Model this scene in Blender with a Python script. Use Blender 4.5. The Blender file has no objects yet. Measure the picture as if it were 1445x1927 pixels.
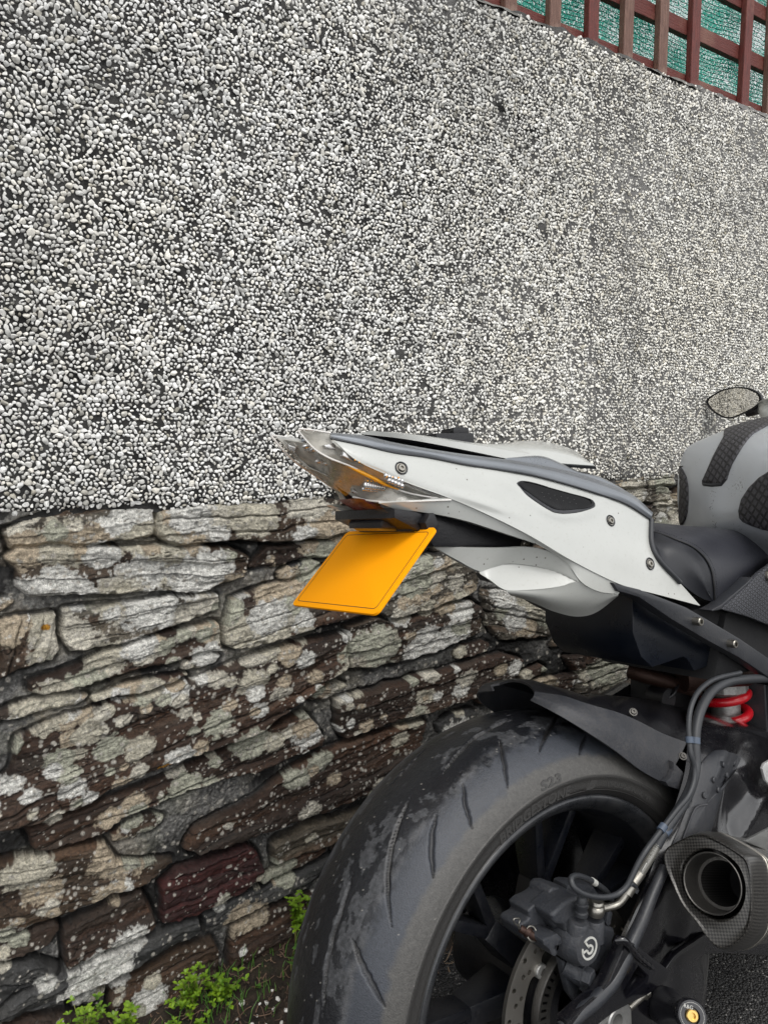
import bpy, bmesh, math, random
import numpy as np
from mathutils import Vector, Matrix, Quaternion, noise as mnoise
rad = math.radians
scene = bpy.context.scene
COL = scene.collection
random.seed(7)
rng = np.random.default_rng(7)

# ------------------------------------------------------------------ camera
# the place: X runs along the wall, Y towards the wall, Z up, metres
CAM = Vector((0.0, 0.0, 0.9989))
PITCH, AZ, FPX = rad(6.54), rad(56.507), 1415.4       # down tilt, heading from +X, focal length in photo pixels
PW, PH = 1445.0, 1927.0
fwd = Vector((math.cos(AZ)*math.cos(PITCH), math.sin(AZ)*math.cos(PITCH), -math.sin(PITCH)))
rgt = Vector((math.sin(AZ), -math.cos(AZ), 0))
upv = rgt.cross(fwd)
cd = bpy.data.cameras.new('camera')
cam = bpy.data.objects.new('camera', cd)
COL.objects.link(cam)
cam.matrix_world = Matrix((rgt, upv, -fwd)).transposed().to_4x4()
cam.location = CAM
cd.sensor_fit = 'VERTICAL'
cd.sensor_height = 36.0
cd.lens = 36.0*FPX/PH
cd.clip_start = 0.02
cd.clip_end = 500
scene.camera = cam

# ------------------------------------------------------------------ sky, sun, exposure
SUN_EL, SUN_AZ = rad(58), rad(-100)                    # azimuth from +X
world = bpy.data.worlds.new('World')
scene.world = world
world.use_nodes = True
wn = world.node_tree.nodes; wl = world.node_tree.links
for n in list(wn): wn.remove(n)
wo = wn.new('ShaderNodeOutputWorld'); wb = wn.new('ShaderNodeBackground'); sky = wn.new('ShaderNodeTexSky')
hs = wn.new('ShaderNodeHueSaturation')
sky.sky_type = 'NISHITA'; sky.sun_disc = False
sky.sun_elevation = SUN_EL; sky.sun_rotation = math.pi/2 - SUN_AZ
sky.air_density = 1.0; sky.dust_density = 1.2; sky.ozone_density = 1.0
hs.inputs['Saturation'].default_value = 0.04
wb.inputs['Strength'].default_value = 0.15
wl.new(sky.outputs[0], hs.inputs['Color']); wl.new(hs.outputs[0], wb.inputs['Color']); wl.new(wb.outputs[0], wo.inputs[0])
sd = bpy.data.lights.new('sun', 'SUN'); sun = bpy.data.objects.new('sun', sd); COL.objects.link(sun)
sd.energy = 0.7; sd.angle = rad(24); sd.color = (1.0, 0.96, 0.90)
sdir = Vector((math.cos(SUN_EL)*math.cos(SUN_AZ), math.cos(SUN_EL)*math.sin(SUN_AZ), math.sin(SUN_EL)))
sun.rotation_euler = sdir.to_track_quat('Z', 'Y').to_euler()
sun.location = (0, 0, 6)
scene.view_settings.view_transform = 'Standard'
scene.view_settings.look = 'None'
scene.view_settings.exposure = 0.86
scene.view_settings.gamma = 1.0

# ------------------------------------------------------------------ helpers
def tag(o, label=None, cat=None, group=None, kind=None):
    if label: o['label'] = label
    if cat: o['category'] = cat
    if group: o['group'] = group
    if kind: o['kind'] = kind
    return o

def empty(name, mat=None, parent=None):
    o = bpy.data.objects.new(name, None); COL.objects.link(o)
    o.empty_display_size = 0.05
    if mat is not None: o.matrix_world = mat
    if parent: o.parent = parent
    return o

def link(name, me, mats=None, parent=None, smooth=None):
    o = bpy.data.objects.new(name, me); COL.objects.link(o)
    if mats is not None:
        for m in (mats if isinstance(mats, (list, tuple)) else [mats]): me.materials.append(m)
    if parent: o.parent = parent
    if smooth is not None:
        me.shade_smooth()
        if smooth < 180: me.set_sharp_from_angle(angle=rad(smooth))
    return o

def np_mesh(name, V, F, mat_idx=None):
    """V (n,3), F (m,k) with constant k"""
    me = bpy.data.meshes.new(name)
    V = np.ascontiguousarray(V, dtype=np.float32); F = np.ascontiguousarray(F, dtype=np.int32)
    m, k = F.shape
    me.vertices.add(len(V)); me.vertices.foreach_set('co', V.ravel())
    me.loops.add(m*k); me.loops.foreach_set('vertex_index', F.ravel())
    me.polygons.add(m)
    me.polygons.foreach_set('loop_start', np.arange(0, m*k, k, dtype=np.int32))
    if mat_idx is not None: me.polygons.foreach_set('material_index', mat_idx.astype(np.int32))
    me.update(calc_edges=True)
    return me

def vcol(me, name, arr):
    a = me.attributes.new(name, 'FLOAT_COLOR', 'POINT')
    full = np.ones((len(me.vertices), 4), np.float32); full[:, :3] = arr
    a.data.foreach_set('color', full.ravel())

def vfloat(me, name, arr):
    a = me.attributes.new(name, 'FLOAT', 'POINT')
    a.data.foreach_set('value', np.ascontiguousarray(arr, dtype=np.float32))

def grid_faces(nu, nv, wrap_u=False, wrap_v=False):
    a = np.arange(nu*nv).reshape(nu, nv)
    i = np.arange(nu if wrap_u else nu-1); j = np.arange(nv if wrap_v else nv-1)
    I, J = np.meshgrid(i, j, indexing='ij')
    I2 = (I+1) % nu; J2 = (J+1) % nv
    return np.stack([a[I, J], a[I2, J], a[I2, J2], a[I, J2]], -1).reshape(-1, 4)

_tabs = {}
def vnoise(x, y, seed=0):
    """smooth value noise, -1..1"""
    if seed not in _tabs: _tabs[seed] = np.random.default_rng(1000+seed).random((256, 256))*2-1
    t = _tabs[seed]
    xi = np.floor(x).astype(np.int64); yi = np.floor(y).astype(np.int64)
    fx = x-xi; fy = y-yi
    fx = fx*fx*fx*(fx*(fx*6-15)+10); fy = fy*fy*fy*(fy*(fy*6-15)+10)
    x0 = xi & 255; x1 = (xi+1) & 255; y0 = yi & 255; y1 = (yi+1) & 255
    return (t[x0, y0]*(1-fx)+t[x1, y0]*fx)*(1-fy)+(t[x0, y1]*(1-fx)+t[x1, y1]*fx)*fy
def fbm(x, y, seed=0, oct=4, gain=0.5):
    s = 0; a = 1; tot = 0
    for k in range(oct):
        s = s+a*vnoise(x*2**k+17.3*k, y*2**k-9.1*k, seed+k); tot += a; a *= gain
    return s/tot
def sstep(a, b, x):
    t = np.clip((x-a)/(b-a), 0, 1); return t*t*(3-2*t)

# ---- materials
class NT:
    def __init__(s, name, **kw):
        s.m = bpy.data.materials.new(name); s.m.use_nodes = True
        s.n = s.m.node_tree.nodes; s.l = s.m.node_tree.links
        s.b = s.n['Principled BSDF']
        for k, v in kw.items(): s.set(k, v)
    def set(s, k, v):
        i = s.b.inputs[k.replace('_', ' ')]
        if hasattr(v, 'links') or isinstance(v, bpy.types.NodeSocket): s.l.new(v, i)
        elif isinstance(v, tuple) and len(v) == 3: i.default_value = (*v, 1)
        else: i.default_value = v
    def co(s, kind='Object', scale=None):
        t = s.n.new('ShaderNodeTexCoord'); o = t.outputs[kind]
        if scale is not None:
            m = s.n.new('ShaderNodeMapping'); s.l.new(o, m.inputs[0])
            m.inputs['Scale'].default_value = scale if isinstance(scale, tuple) else (scale,)*3
            o = m.outputs[0]
        return o
    def noise(s, scale, detail=4, rough=0.5, vec=None, dist=0.0):
        t = s.n.new('ShaderNodeTexNoise'); t.inputs['Scale'].default_value = scale
        t.inputs['Detail'].default_value = detail; t.inputs['Roughness'].default_value = rough
        t.inputs['Distortion'].default_value = dist
        s.l.new(vec if vec is not None else s.co(), t.inputs['Vector'])
        return t.outputs['Fac']
    def voro(s, scale, feature='F1', vec=None, out='Distance', rnd=1.0):
        t = s.n.new('ShaderNodeTexVoronoi'); t.feature = feature; t.inputs['Scale'].default_value = scale
        t.inputs['Randomness'].default_value = rnd
        s.l.new(vec if vec is not None else s.co(), t.inputs['Vector'])
        return t.outputs[out]
    def ramp(s, fac, stops):
        r = s.n.new('ShaderNodeValToRGB'); e = r.color_ramp.elements
        while len(e) < len(stops): e.new(0.5)
        for q, (p, c) in zip(e, stops):
            q.position = p; q.color = (*c, 1) if isinstance(c, tuple) else (c, c, c, 1)
        s.l.new(fac, r.inputs[0]); return r.outputs[0]
    def mix(s, fac, a, b, mode='MIX'):
        m = s.n.new('ShaderNodeMix'); m.data_type = 'RGBA'; m.blend_type = mode; m.clamp_factor = True
        for idx, v in ((0, fac), (6, a), (7, b)):
            if isinstance(v, bpy.types.NodeSocket): s.l.new(v, m.inputs[idx])
            elif isinstance(v, tuple): m.inputs[idx].default_value = (*v, 1)
            else: m.inputs[idx].default_value = v if idx == 0 else (v, v, v, 1)
        return m.outputs[2]
    def math(s, op, a, b=0.0):
        m = s.n.new('ShaderNodeMath'); m.operation = op
        for i, v in enumerate((a, b)):
            if isinstance(v, bpy.types.NodeSocket): s.l.new(v, m.inputs[i])
            else: m.inputs[i].default_value = v
        return m.outputs[0]
    def attr(s, name, out='Color'):
        a = s.n.new('ShaderNodeAttribute'); a.attribute_name = name; return a.outputs[out]
    def sep(s, vec):
        a = s.n.new('ShaderNodeSeparateXYZ'); s.l.new(vec, a.inputs[0]); return a.outputs
    def bump(s, h, dist=0.001, strength=1.0, prev=None):
        b = s.n.new('ShaderNodeBump'); b.inputs['Distance'].default_value = dist; b.inputs['Strength'].default_value = strength
        s.l.new(h, b.inputs['Height'])
        if prev is not None: s.l.new(prev, b.inputs['Normal'])
        s.l.new(b.outputs[0], s.b.inputs['Normal']); return b.outputs[0]

# ---- pixel -> point on a plane of the place (used only as a measuring aid)
def ray(px, py):
    return fwd + rgt*((px-PW/2)/FPX) - upv*((py-PH/2)/FPX)
def on_plane(px, py, P0, N):
    d = ray(px, py); return CAM + d*((P0-CAM).dot(N)/d.dot(N))

WALL_Y = 1.205
def wall_uv(px, py):
    p = on_plane(px, py, Vector((0, WALL_Y, 0)), Vector((0, 1, 0))); return (p.x, p.z)

# ================================================================== THE WALL
STONE_TOP = 0.865
WALL_TOP = 1.822
U = lambda pts: [(x/2.007, 900+y/2.007) for x, y in pts]      # measured on two enlargements of the photo
L = lambda pts: [(x/2.007, 1400+y/2.007) for x, y in pts]
T = lambda pts: pts
# (polygon, lichen cover, tone 0 brown 1 maroon 2 grey 3 buff, height)
stones = [
 (U([(15,200),(120,165),(290,112),(430,118),(580,122),(598,160),(615,205),(440,228),(300,264),(120,268),(40,262)]), .95, 3, .016),
 (U([(600,215),(600,135),(760,97),(960,80),(1100,74),(1190,68),(1290,90),(1340,180),(1320,212),(1060,238),(900,225),(730,252),(640,252)]), .62, 0, .018),
 (U([(30,300),(60,270),(300,268),(480,258),(640,262),(860,262),(930,300),(915,370),(760,420),(600,420),(440,427),(110,440),(60,405),(70,335)]), .85, 0, .024),
 (U([(945,335),(1000,258),(1200,245),(1300,225),(1310,250),(1260,285),(1120,315)]), .06, 1, .012),
 (U([(0,540),(60,525),(205,520),(215,640),(195,680),(60,722),(0,748)]), .62, 0, .018),
 (U([(245,500),(500,472),(740,432),(815,440),(822,490),(740,515),(610,572),(440,622),(270,648),(238,600)]), .8, 3, .020),
 (U([(115,775),(230,735),(440,640),(640,578),(815,548),(832,640),(640,690),(400,748),(180,812),(122,802)]), .38, 1, .020),
 (U([(845,585),(880,460),(1010,410),(1200,345),(1300,315),(1400,400),(1400,500),(1180,560),(1060,605),(900,640),(850,622)]), .55, 1, .022),
 (U([(-200,1330),(40,1110),(70,985),(250,900),(500,832),(740,762),(960,672),(1160,612),(1290,590),(1312,660),(1290,710),(1190,782),(1060,882),(960,958),(800,1008),(600,1078),(440,1150),(300,1232),(120,1290)]), .36, 1, .028),
 (U([(960,975),(1100,905),(1150,885),(1212,965),(1208,1005),(1080,1050),(960,1098),(800,1140),(640,1200),(480,1262),(390,1335),(180,1404),(130,1395),(108,1318),(300,1250),(440,1200),(600,1140),(800,1045)]), .30, 1, .016),
 (T([(652,1178),(770,1150),(880,1130),(905,1148),(897,1190),(800,1232),(700,1256),(656,1254)]), .45, 0, .018),
 (T([(632,1318),(720,1292),(860,1250),(940,1230),(978,1240),(960,1275),(860,1322),(740,1352),(650,1386),(636,1370)]), .35, 1, .020),
 (T([(700,1148),(740,1100),(770,1060),(830,1035),(880,1060),(898,1085),(890,1110),(800,1145),(740,1160)]), .85, 3, .022),
 (T([(905,1112),(1000,1118),(1040,1168),(1036,1196),(940,1202),(912,1172)]), .7, 3, .014),
 (T([(1060,1238),(1120,1232),(1182,1243),(1168,1262),(1080,1268)]), .15, 1, .018),
 (T([(955,1296),(1020,1276),(1120,1265),(1190,1262),(1198,1290),(1130,1312),(1000,1325)]), .22, 1, .018),
 (T([(1105,890),(1180,872),(1256,868),(1262,912),(1180,922),(1128,918)]), .6, 3, .020),
 (T([(1185,928),(1290,925),(1290,1003),(1230,998)]), .25, 1, .014),
 (T([(640,955),(700,948),(722,966),(650,976)]), .9, 3, .018),
 (T([(1040,1085),(1110,1100),(1190,1095),(1200,1130),(1100,1150),(1045,1130)]), .4, 0, .014),
 (T([(1205,1010),(1300,1008),(1310,1080),(1215,1085)]), .4, 0, .014),
 (T([(1215,1200),(1320,1190),(1330,1250),(1210,1262)]), .4, 0, .014),
 (L([(700,392),(745,320),(960,200),(1100,100),(1200,30),(1445,-50),(1600,-90),(1560,120),(1445,152),(1250,240),(1000,322),(860,372),(740,402)]), .22, 1, .018),
 (L([(0,445),(120,425),(330,382),(395,372),(425,445),(640,432),(545,512),(400,562),(240,642),(80,692),(-60,720),(-60,460)]), .6, 0, .020),
 (L([(610,530),(660,472),(920,378),(968,420),(985,490),(900,558),(740,622),(662,652),(612,662)]), .05, 4, .026),
 (L([(1025,375),(1150,312),(1350,252),(1500,200),(1480,260),(1330,315),(1230,380),(1040,446)]), .12, 3, .020),
 (L([(765,625),(900,572),(1130,482),(1250,427),(1400,380),(1380,430),(1230,472),(1080,560),(940,627),(860,672),(772,702)]), .42, 2, .014),
 (L([(240,692),(400,612),(530,542),(582,660),(562,690),(430,752),(340,802),(252,822)]), .08, 1, .026),
 (L([(0,735),(200,667),(214,692),(180,742),(90,782),(-60,830),(-60,750)]), .15, 1, .018),
 (L([(-50,830),(120,812),(228,852),(180,902),(60,962),(-50,985)]), .14, 2, .018),
 (L([(0,1000),(100,922),(280,832),(500,742),(738,647),(744,700),(560,792),(420,872),(240,942),(60,1012),(-80,1060)]), .16, 2, .026),
 (L([(400,1058),(430,902),(540,852),(700,762),(800,727),(820,802),(812,882),(700,962),(560,1060)]), .22, 0, .022),
 (L([(880,692),(1000,622),(1180,562),(1320,500),(1330,640),(1180,740),(1100,802),(900,882),(866,862)]), .10, 1, .016),
 (L([(-100,1090),(0,1045),(200,1012),(390,1002),(400,1058),(350,1120),(-100,1180)]), .15, 1, .018),
 (L([(860,905),(1000,850),(1180,770),(1400,680),(1420,760),(1150,900),(900,1010)]), .08, 1, .010),
]
polys = []
for pts, li, tone, h in stones:
    polys.append((np.array([wall_uv(*p) for p in pts]), li, tone, h))
# beyond what the photo shows the same rubble continues, course by course
def auto_stones(u0, u1):
    v = 0.0
    r = random.Random(int(u0*10)+99)
    while v < STONE_TOP-0.03:
        hh = r.uniform(0.05, 0.12)
        if v+hh > STONE_TOP-0.02: hh = STONE_TOP-0.015-v
        if hh < 0.03: break
        u = u0-r.uniform(0, 0.2)
        while u < u1:
            w = r.uniform(0.14, 0.5); e = min(u+w, u1)
            if e-u > 0.05:
                g = 0.008; tl = r.uniform(-.012, .012)
                P = [(u+g, v+g+tl), (u+w*.4, v+g+r.uniform(-.006, .01)), (e-g, v+g-tl*.5), (e-g+r.uniform(-.015, .01), v+hh*.5),
                     (e-g-r.uniform(0, .03), v+hh-g), (u+w*.5, v+hh-g+r.uniform(-.012, .004)), (u+g+r.uniform(0, .03), v+hh-g), (u+g-r.uniform(-.01, .01), v+hh*.5)]
                P = [(min(a, u1-.002), b) for a, b in P]
                polys.append((np.array(P), r.choice([.1, .3, .5, .7]), r.choice([0, 1, 1, 2, 3]), r.uniform(.012, .024)))
            u = e
        v += hh
auto_stones(-1.6, wall_uv(-30, 1500)[0]-0.03)
auto_stones(1.40, 4.6)
rp = random.Random(44)
for _ in range(900):
    cu_, cv_ = rp.uniform(.02, 1.4), rp.uniform(.0, STONE_TOP-.03)
    ln_, hh2 = rp.uniform(.025, .09), rp.uniform(.006, .016); tl = rp.uniform(.02, .16)
    Q = np.array([(cu_+a*ln_, cv_+b*hh2+a*ln_*tl) for a, b in ((-1, -.6), (-.2, -1), (.7, -.8), (1, .1), (.5, 1), (-.5, .9), (-1.05, .3))])
    def _in(p, P):
        x, y = p; c = False
        for i in range(len(P)):
            a, b = P[i-1], P[i]
            if (a[1] > y) != (b[1] > y) and x < (b[0]-a[0])*(y-a[1])/(b[1]-a[1]+1e-12)+a[0]: c = not c
        return c
    pr_ = [Q.mean(0)+(q-Q.mean(0))*1.25 for q in Q]+[Q.mean(0)]
    if any(_in(q, P[0]) for q in pr_ for P in polys if abs(P[0].mean(0)[0]-cu_) < .6): continue
    if any(_in(q, Q) for P in polys for q in P[0] if abs(q[0]-cu_) < .12): continue
    polys.append((Q, rp.choice([.1, .3, .6]), rp.choice([0, 1, 2, 3]), rp.uniform(.006, .012)))
old = list(polys)
auto_stones(.80, 1.40)
bb = [(P.min(0), P.max(0)) for P, *_ in old]
polys = old+[q for q in polys[len(old):] if q[0].mean(0)[1] < .56 and not any(np.all(q[0].min(0) < b[1]-.01) and np.all(q[0].max(0) > b[0]+.01) for b in bb if b[0][0] < 1.39)]

boundary = wall_uv(-30, 1500)[0]-0.03
def resample(P, step=0.006):
    out = []
    n = len(P)
    for i in range(n):
        a, b = P[i], P[(i+1) % n]; k = max(1, int(np.hypot(*(b-a))/step))
        out += [a+(b-a)*t/k for t in range(k)]
    return np.array(out)

ug = np.concatenate([np.arange(-1.6, 0.03, 0.006), np.arange(0.03, 1.15, 0.0014), np.arange(1.15, 1.9, 0.0028), np.arange(1.9, 4.61, 0.01)])
vg = np.concatenate([np.arange(-0.05, STONE_TOP+0.035, 0.00145)])
UU, VV = np.meshgrid(ug, vg, indexing='ij')
H = -0.004 + 0.009*fbm(UU*14, VV*14, 3, 4) + 0.0030*fbm(UU*150, VV*150, 9, 4)
stone_m = np.zeros_like(UU)
Ccol = np.zeros(UU.shape+(3,))
mo = 0.5+0.5*fbm(UU*9, VV*9, 21, 4); mo2 = 0.5+0.5*fbm(UU*220, VV*220, 24, 2)
mo3 = 0.5+0.5*fbm(UU*520, VV*520, 27, 2)
mort = np.stack([0.012+0.20*sstep(.36, .72, mo)*(.2+1.3*mo2)*(.4+1.2*mo3)]*3, -1)*np.array([1.0, .98, .93])
Ccol[:] = mort
tones = {0: (.044, .026, .014), 1: (.046, .024, .014), 2: (.046, .046, .046), 3: (.085, .07, .05), 4: (.045, .009, .008)}
crack = np.zeros_like(UU)
lich_list = []
wu = UU+0.004*fbm(UU*30, VV*30, 31, 3); wv = VV+0.004*fbm(UU*30, VV*30, 35, 3)
H += .012*sstep(STONE_TOP-.035, STONE_TOP-.005, VV)
for k, (P, li, tone, hh) in enumerate(polys):
    if P[:, 1].mean() < .5: li *= .52
    mn = P.min(0)-0.03; mx = P.max(0)+0.03
    i0, i1 = np.searchsorted(ug, (mn[0], mx[0])); j0, j1 = np.searchsorted(vg, (mn[1], mx[1]))
    if i1-i0 < 2 or j1-j0 < 2: continue
    sl = (slice(i0, i1), slice(j0, j1))
    u, v = wu[sl], wv[sl]
    d2 = np.full(u.shape, 9.0); inside = np.zeros(u.shape, bool)
    n = len(P)
    for i in range(n):
        a, b = P[i], P[(i+1) % n]; e = b-a; L2 = e@e+1e-12
        t = np.clip(((u-a[0])*e[0]+(v-a[1])*e[1])/L2, 0, 1)
        d2 = np.minimum(d2, (u-a[0]-t*e[0])**2+(v-a[1]-t*e[1])**2)
        c = ((a[1] > v) != (b[1] > v)) & (u < (b[0]-a[0])*(v-a[1])/(b[1]-a[1]+1e-12)+a[0])
        inside ^= c
    sd_ = np.where(inside, np.sqrt(d2), -np.sqrt(d2))+.0032
    c = P.mean(0); q = P-c
    w, vec = np.linalg.eigh(q.T@q); ax = vec[:, 1]; ax = ax if ax[0] > 0 else -ax
    s = (u-c[0])*ax[0]+(v-c[1])*ax[1]; r_ = -(u-c[0])*ax[1]+(v-c[1])*ax[0]
    layer = fbm(s*8+k*3.1+.5*fbm(u*30, v*30, 39, 2), r_*38+k*7.7+.6*fbm(u*26, v*26, 38, 3), 40, 4)                 # slate bedding: long thin layers
    terr = np.floor(layer*5.0)/5.0
    fine = fbm(s*26, r_*330+k, 50, 3)
    th_ = np.clip((r_-r_.min())/(np.ptp(r_)+1e-6), 0, 1)
    h = (hh*.62+.004*(1-th_))*sstep(-0.0012, 0.0022+.005*(.5+.5*fbm(u*50, v*50, 66, 2)), sd_+.0022*fbm(u*130, v*130, 67, 3)) + 0.0040*terr*sstep(.3, .6, .5+.5*fbm(u*9+k, v*9, 68, 2))+0.0012*layer + 0.0008*fine + 0.0045*fbm(u*16, v*24, 60+k % 5, 3) + .0022*fbm(u*95, v*120, 69, 4)
    h -= .004*sstep(.5, .62, .5+.5*fbm(s*3+k, r_*24+k*2, 83, 3))
    cr_ = np.exp(-(fbm(s*5+k*1.7+.4*fbm(u*40, v*40, 37, 2), r_*48+k*5+.8*fbm(u*20, v*20, 36, 2), 120, 3)/.030)**2)*sstep(.42, .62, .5+.5*fbm(s*10+k, r_*20, 125, 2))
    h -= .0032*cr_
    ext_ = np.ptp(((P-c)@np.array([-ax[1], ax[0]]))); nl = max(1, int(round(ext_/.026)))
    if nl > 1:                                                   # the block splits into slabs along its bedding
        lay = (r_/ext_+.5)*nl+.16*fbm(s*6+k, r_*3, 140, 2)+.10*fbm(s*34, r_*8+k, 141, 2); li_ = np.floor(lay).astype(int); fr = lay-li_
        rs = np.random.default_rng(700+k); offs = rs.uniform(-.0045, .0045, 64)
        joinm = sstep(.36, .52, .5+.5*fbm(s*9+li_*5.3+k, r_*0+li_*1.7, 142, 2))
        ed = np.minimum(fr, 1-fr)*ext_/nl
        h += offs[li_ % 64]*sstep(0, .004, ed)-.0035*joinm*sstep(.0035, 0, ed); lay_c = joinm*sstep(.0024, .0004, ed)
        cr_ = np.maximum(cr_, lay_c)
    else: li_ = np.zeros(u.shape, int)
    m = sstep(-0.0015, 0.0015, sd_)
    H[sl] -= .011*sstep(-.0085, -.0015, sd_)*(sd_ < 0)*(.35+.9*sstep(.35, .6, .5+.5*fbm(u*12+k, v*12, 88, 2)))
    gap = (sstep(-.010, -.002, sd_)*(sd_ < 0.001)*.8)[..., None]; Ccol[sl] = Ccol[sl]*(1-gap)+.010*gap
    H[sl] = np.where(sd_ > -0.001, H[sl]*(1-m)+h*m, H[sl])
    base = np.array(tones[tone])
    var = 0.5+0.5*fbm(s*7+k, r_*34, 70, 3)
    var2 = 0.5+0.5*fbm(s*4+k*2, r_*60, 74, 3)
    cc = base*(0.45+1.1*var[..., None])*np.random.default_rng(900+k).uniform(.6, 1.5, 64)[li_ % 64][..., None]
    cc = cc*(1-.35*sstep(.5, .8, var2)[..., None])+np.array((.14, .068, .035))*(.45*sstep(.55, .85, var2)*(tone in (0, 1, 3)))[..., None]
    veil = (0.05+0.20*li)*sstep(.45, .8, 0.5+0.5*fbm(s*9, r_*70, 80+k % 7, 4))
    cc = cc*(1-veil[..., None])+np.array((.30, .28, .23))*veil[..., None]
    cc = cc*(1-.6*cr_[..., None]); crack[sl] = np.where(m > .5, cr_, crack[sl])
    Ccol[sl] = Ccol[sl]*(1-m[..., None])+cc*m[..., None]
    stone_m[sl] = np.maximum(stone_m[sl], m)
    A = 0.5*abs(np.sum(P[:, 0]*np.roll(P[:, 1], 1)-P[:, 1]*np.roll(P[:, 0], 1)))
    # crusts of pale lichen
    rk = random.Random(500+k)
    need = li*A*1.25; got = 0
    while got < need:
        rr = min(0.045, max(0.0065, rk.lognormvariate(math.log(.0115 if li < .4 else .022), .5)))
        pu = rk.uniform(mn[0]+.03, mx[0]-.03); pv = rk.uniform(mn[1]+.03, mx[1]-.03)
        lich_list.append((pu, pv, rr, k, ax, rk.random())); got += math.pi*rr*rr*0.55
    for _ in range(int(A*(11000 if li > .1 else 5000))):
        pu = rk.uniform(mn[0]+.03, mx[0]-.03); pv = rk.uniform(mn[1]+.03, mx[1]-.03)
        lich_list.append((pu, pv, .0008+.0030*rk.random()**3, k, ax, rk.random()))
rr_ = random.Random(5)
for _ in range(2600):
    lich_list.append((rr_.uniform(0, 1.6), rr_.uniform(0, STONE_TOP), rr_.uniform(.001, .005), -1, np.array([1., 0]), rr_.random()))
ln1 = fbm(UU*75, VV*75, 91, 3); ln3 = fbm(UU*330, VV*330, 93, 2); ln4 = fbm(UU*150, VV*150, 97, 2); ln2 = 0.5+0.5*fbm(UU*120, VV*260, 95, 3)
lmask = np.zeros_like(UU)
flat_ = sstep(1.5, .6, np.hypot(np.gradient(H, vg, axis=1), np.gradient(H, ug, axis=0)))
for (pu, pv, rr, k, ax, rv) in lich_list:
    e = rr*1.5
    i0, i1 = np.searchsorted(ug, (pu-e, pu+e)); j0, j1 = np.searchsorted(vg, (pv-e, pv+e))
    if i1-i0 < 1 or j1-j0 < 1: continue
    sl = (slice(i0, i1), slice(j0, j1))
    du, dv = UU[sl]-pu, VV[sl]-pv
    s = (du*ax[0]+dv*ax[1])/(1.35 if rr > .006 else 1.0); t = (-du*ax[1]+dv*ax[0])
    d = np.sqrt(s*s+t*t)/rr + (0.30*ln1[sl]+.12*ln3[sl]+.16*ln4[sl] if rr > .006 else 0)
    m = sstep(1.01, 0.93 if rr > .006 else 0.6, d)
    if rr <= .006: m = m*flat_[sl]
    if k >= 0: m = m*np.where(stone_m[sl] > .5, 1, .15 if rr > .006 else .6)
    tint = [(.60, .56, .45), (.68, .64, .54), (.50, .50, .40), (.80, .79, .74), (.54, .45, .33)][int(rv*5) % 5] if rr > .006 else (.55, .52, .46)
    shade = (0.72+0.42*ln2[sl])[..., None]*(1-.28*sstep(.7, .9, d)*sstep(1.0, .93, d)*(rr > .006))[..., None]
    Ccol[sl] = Ccol[sl]*(1-m[..., None])+np.array(tint)*shade*m[..., None]
    lmask[sl] = np.maximum(lmask[sl], m*(rr > .006))
# three patches of orange lichen
for (px, py, rr) in ((84, 1177, .0045), (300, 1441, .0055), (311, 1437, .0065)):
    pu, pv = wall_uv(px, py); d = np.hypot((UU-pu)/1.5, VV-pv)/rr+.4*ln1
    m = sstep(1, .85, d)[..., None]; Ccol = Ccol*(1-m)+np.array((.55, .26, .02))*m
Ccol *= (1-.55*crack*lmask)[..., None]
# algae-dark damp toward the joints and the foot of the wall
H += lmask*0.0012*(0.6+ln2)
# the render above stops in a ragged overhanging lip
lip = STONE_TOP+0.004*fbm(ug*9, ug*0, 12, 3)
VWS = np.stack([UU, WALL_Y-H, VV], -1).reshape(-1, 3)
me = np_mesh('stonework', VWS, grid_faces(len(ug), len(vg)))
vcol(me, 'Col', np.clip(Ccol, 0.004, 1).reshape(-1, 3)); vfloat(me, 'lich', lmask.ravel()); vfloat(me, 'stone', stone_m.ravel())
M = NT('slate_stone', Roughness=0.82)
c = M.attr('Col'); n1 = M.noise(900, 3, .7); n2 = M.noise(220, 4, .65)
c2 = M.mix(1.0, c, M.ramp(n1, [(.3, .45), (.7, 1.45)]), 'MULTIPLY')
c2 = M.mix(1.0, c2, M.ramp(n2, [(.32, .5), (.68, 1.35)]), 'MULTIPLY')
M.set('Base_Color', c2)
M.set('Roughness', M.mix(M.attr('lich', 'Fac'), M.ramp(n2, [(.35, .42), (.7, .8)]), .9))
b1 = M.bump(n2, .0045, 1.0); M.bump(n1, .0018, 1.0, b1)
MAT_STONE = M.m
wall = tag(empty('garden_wall', Matrix.Translation((0, WALL_Y, 0))), 'tall garden wall, white pebbledash above lichened slate rubble, running behind the motorcycle', 'wall')
def keep(o, parent):                                         # parent without moving
    o.parent = parent; o.matrix_parent_inverse = parent.matrix_world.inverted(); return o
stonework = keep(link('stonework', me, MAT_STONE, smooth=180), wall)
bpy.context.view_layer.update()
wall_inv = Matrix.Translation((0, -WALL_Y, 0))
stonework.matrix_parent_inverse = wall_inv

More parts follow.
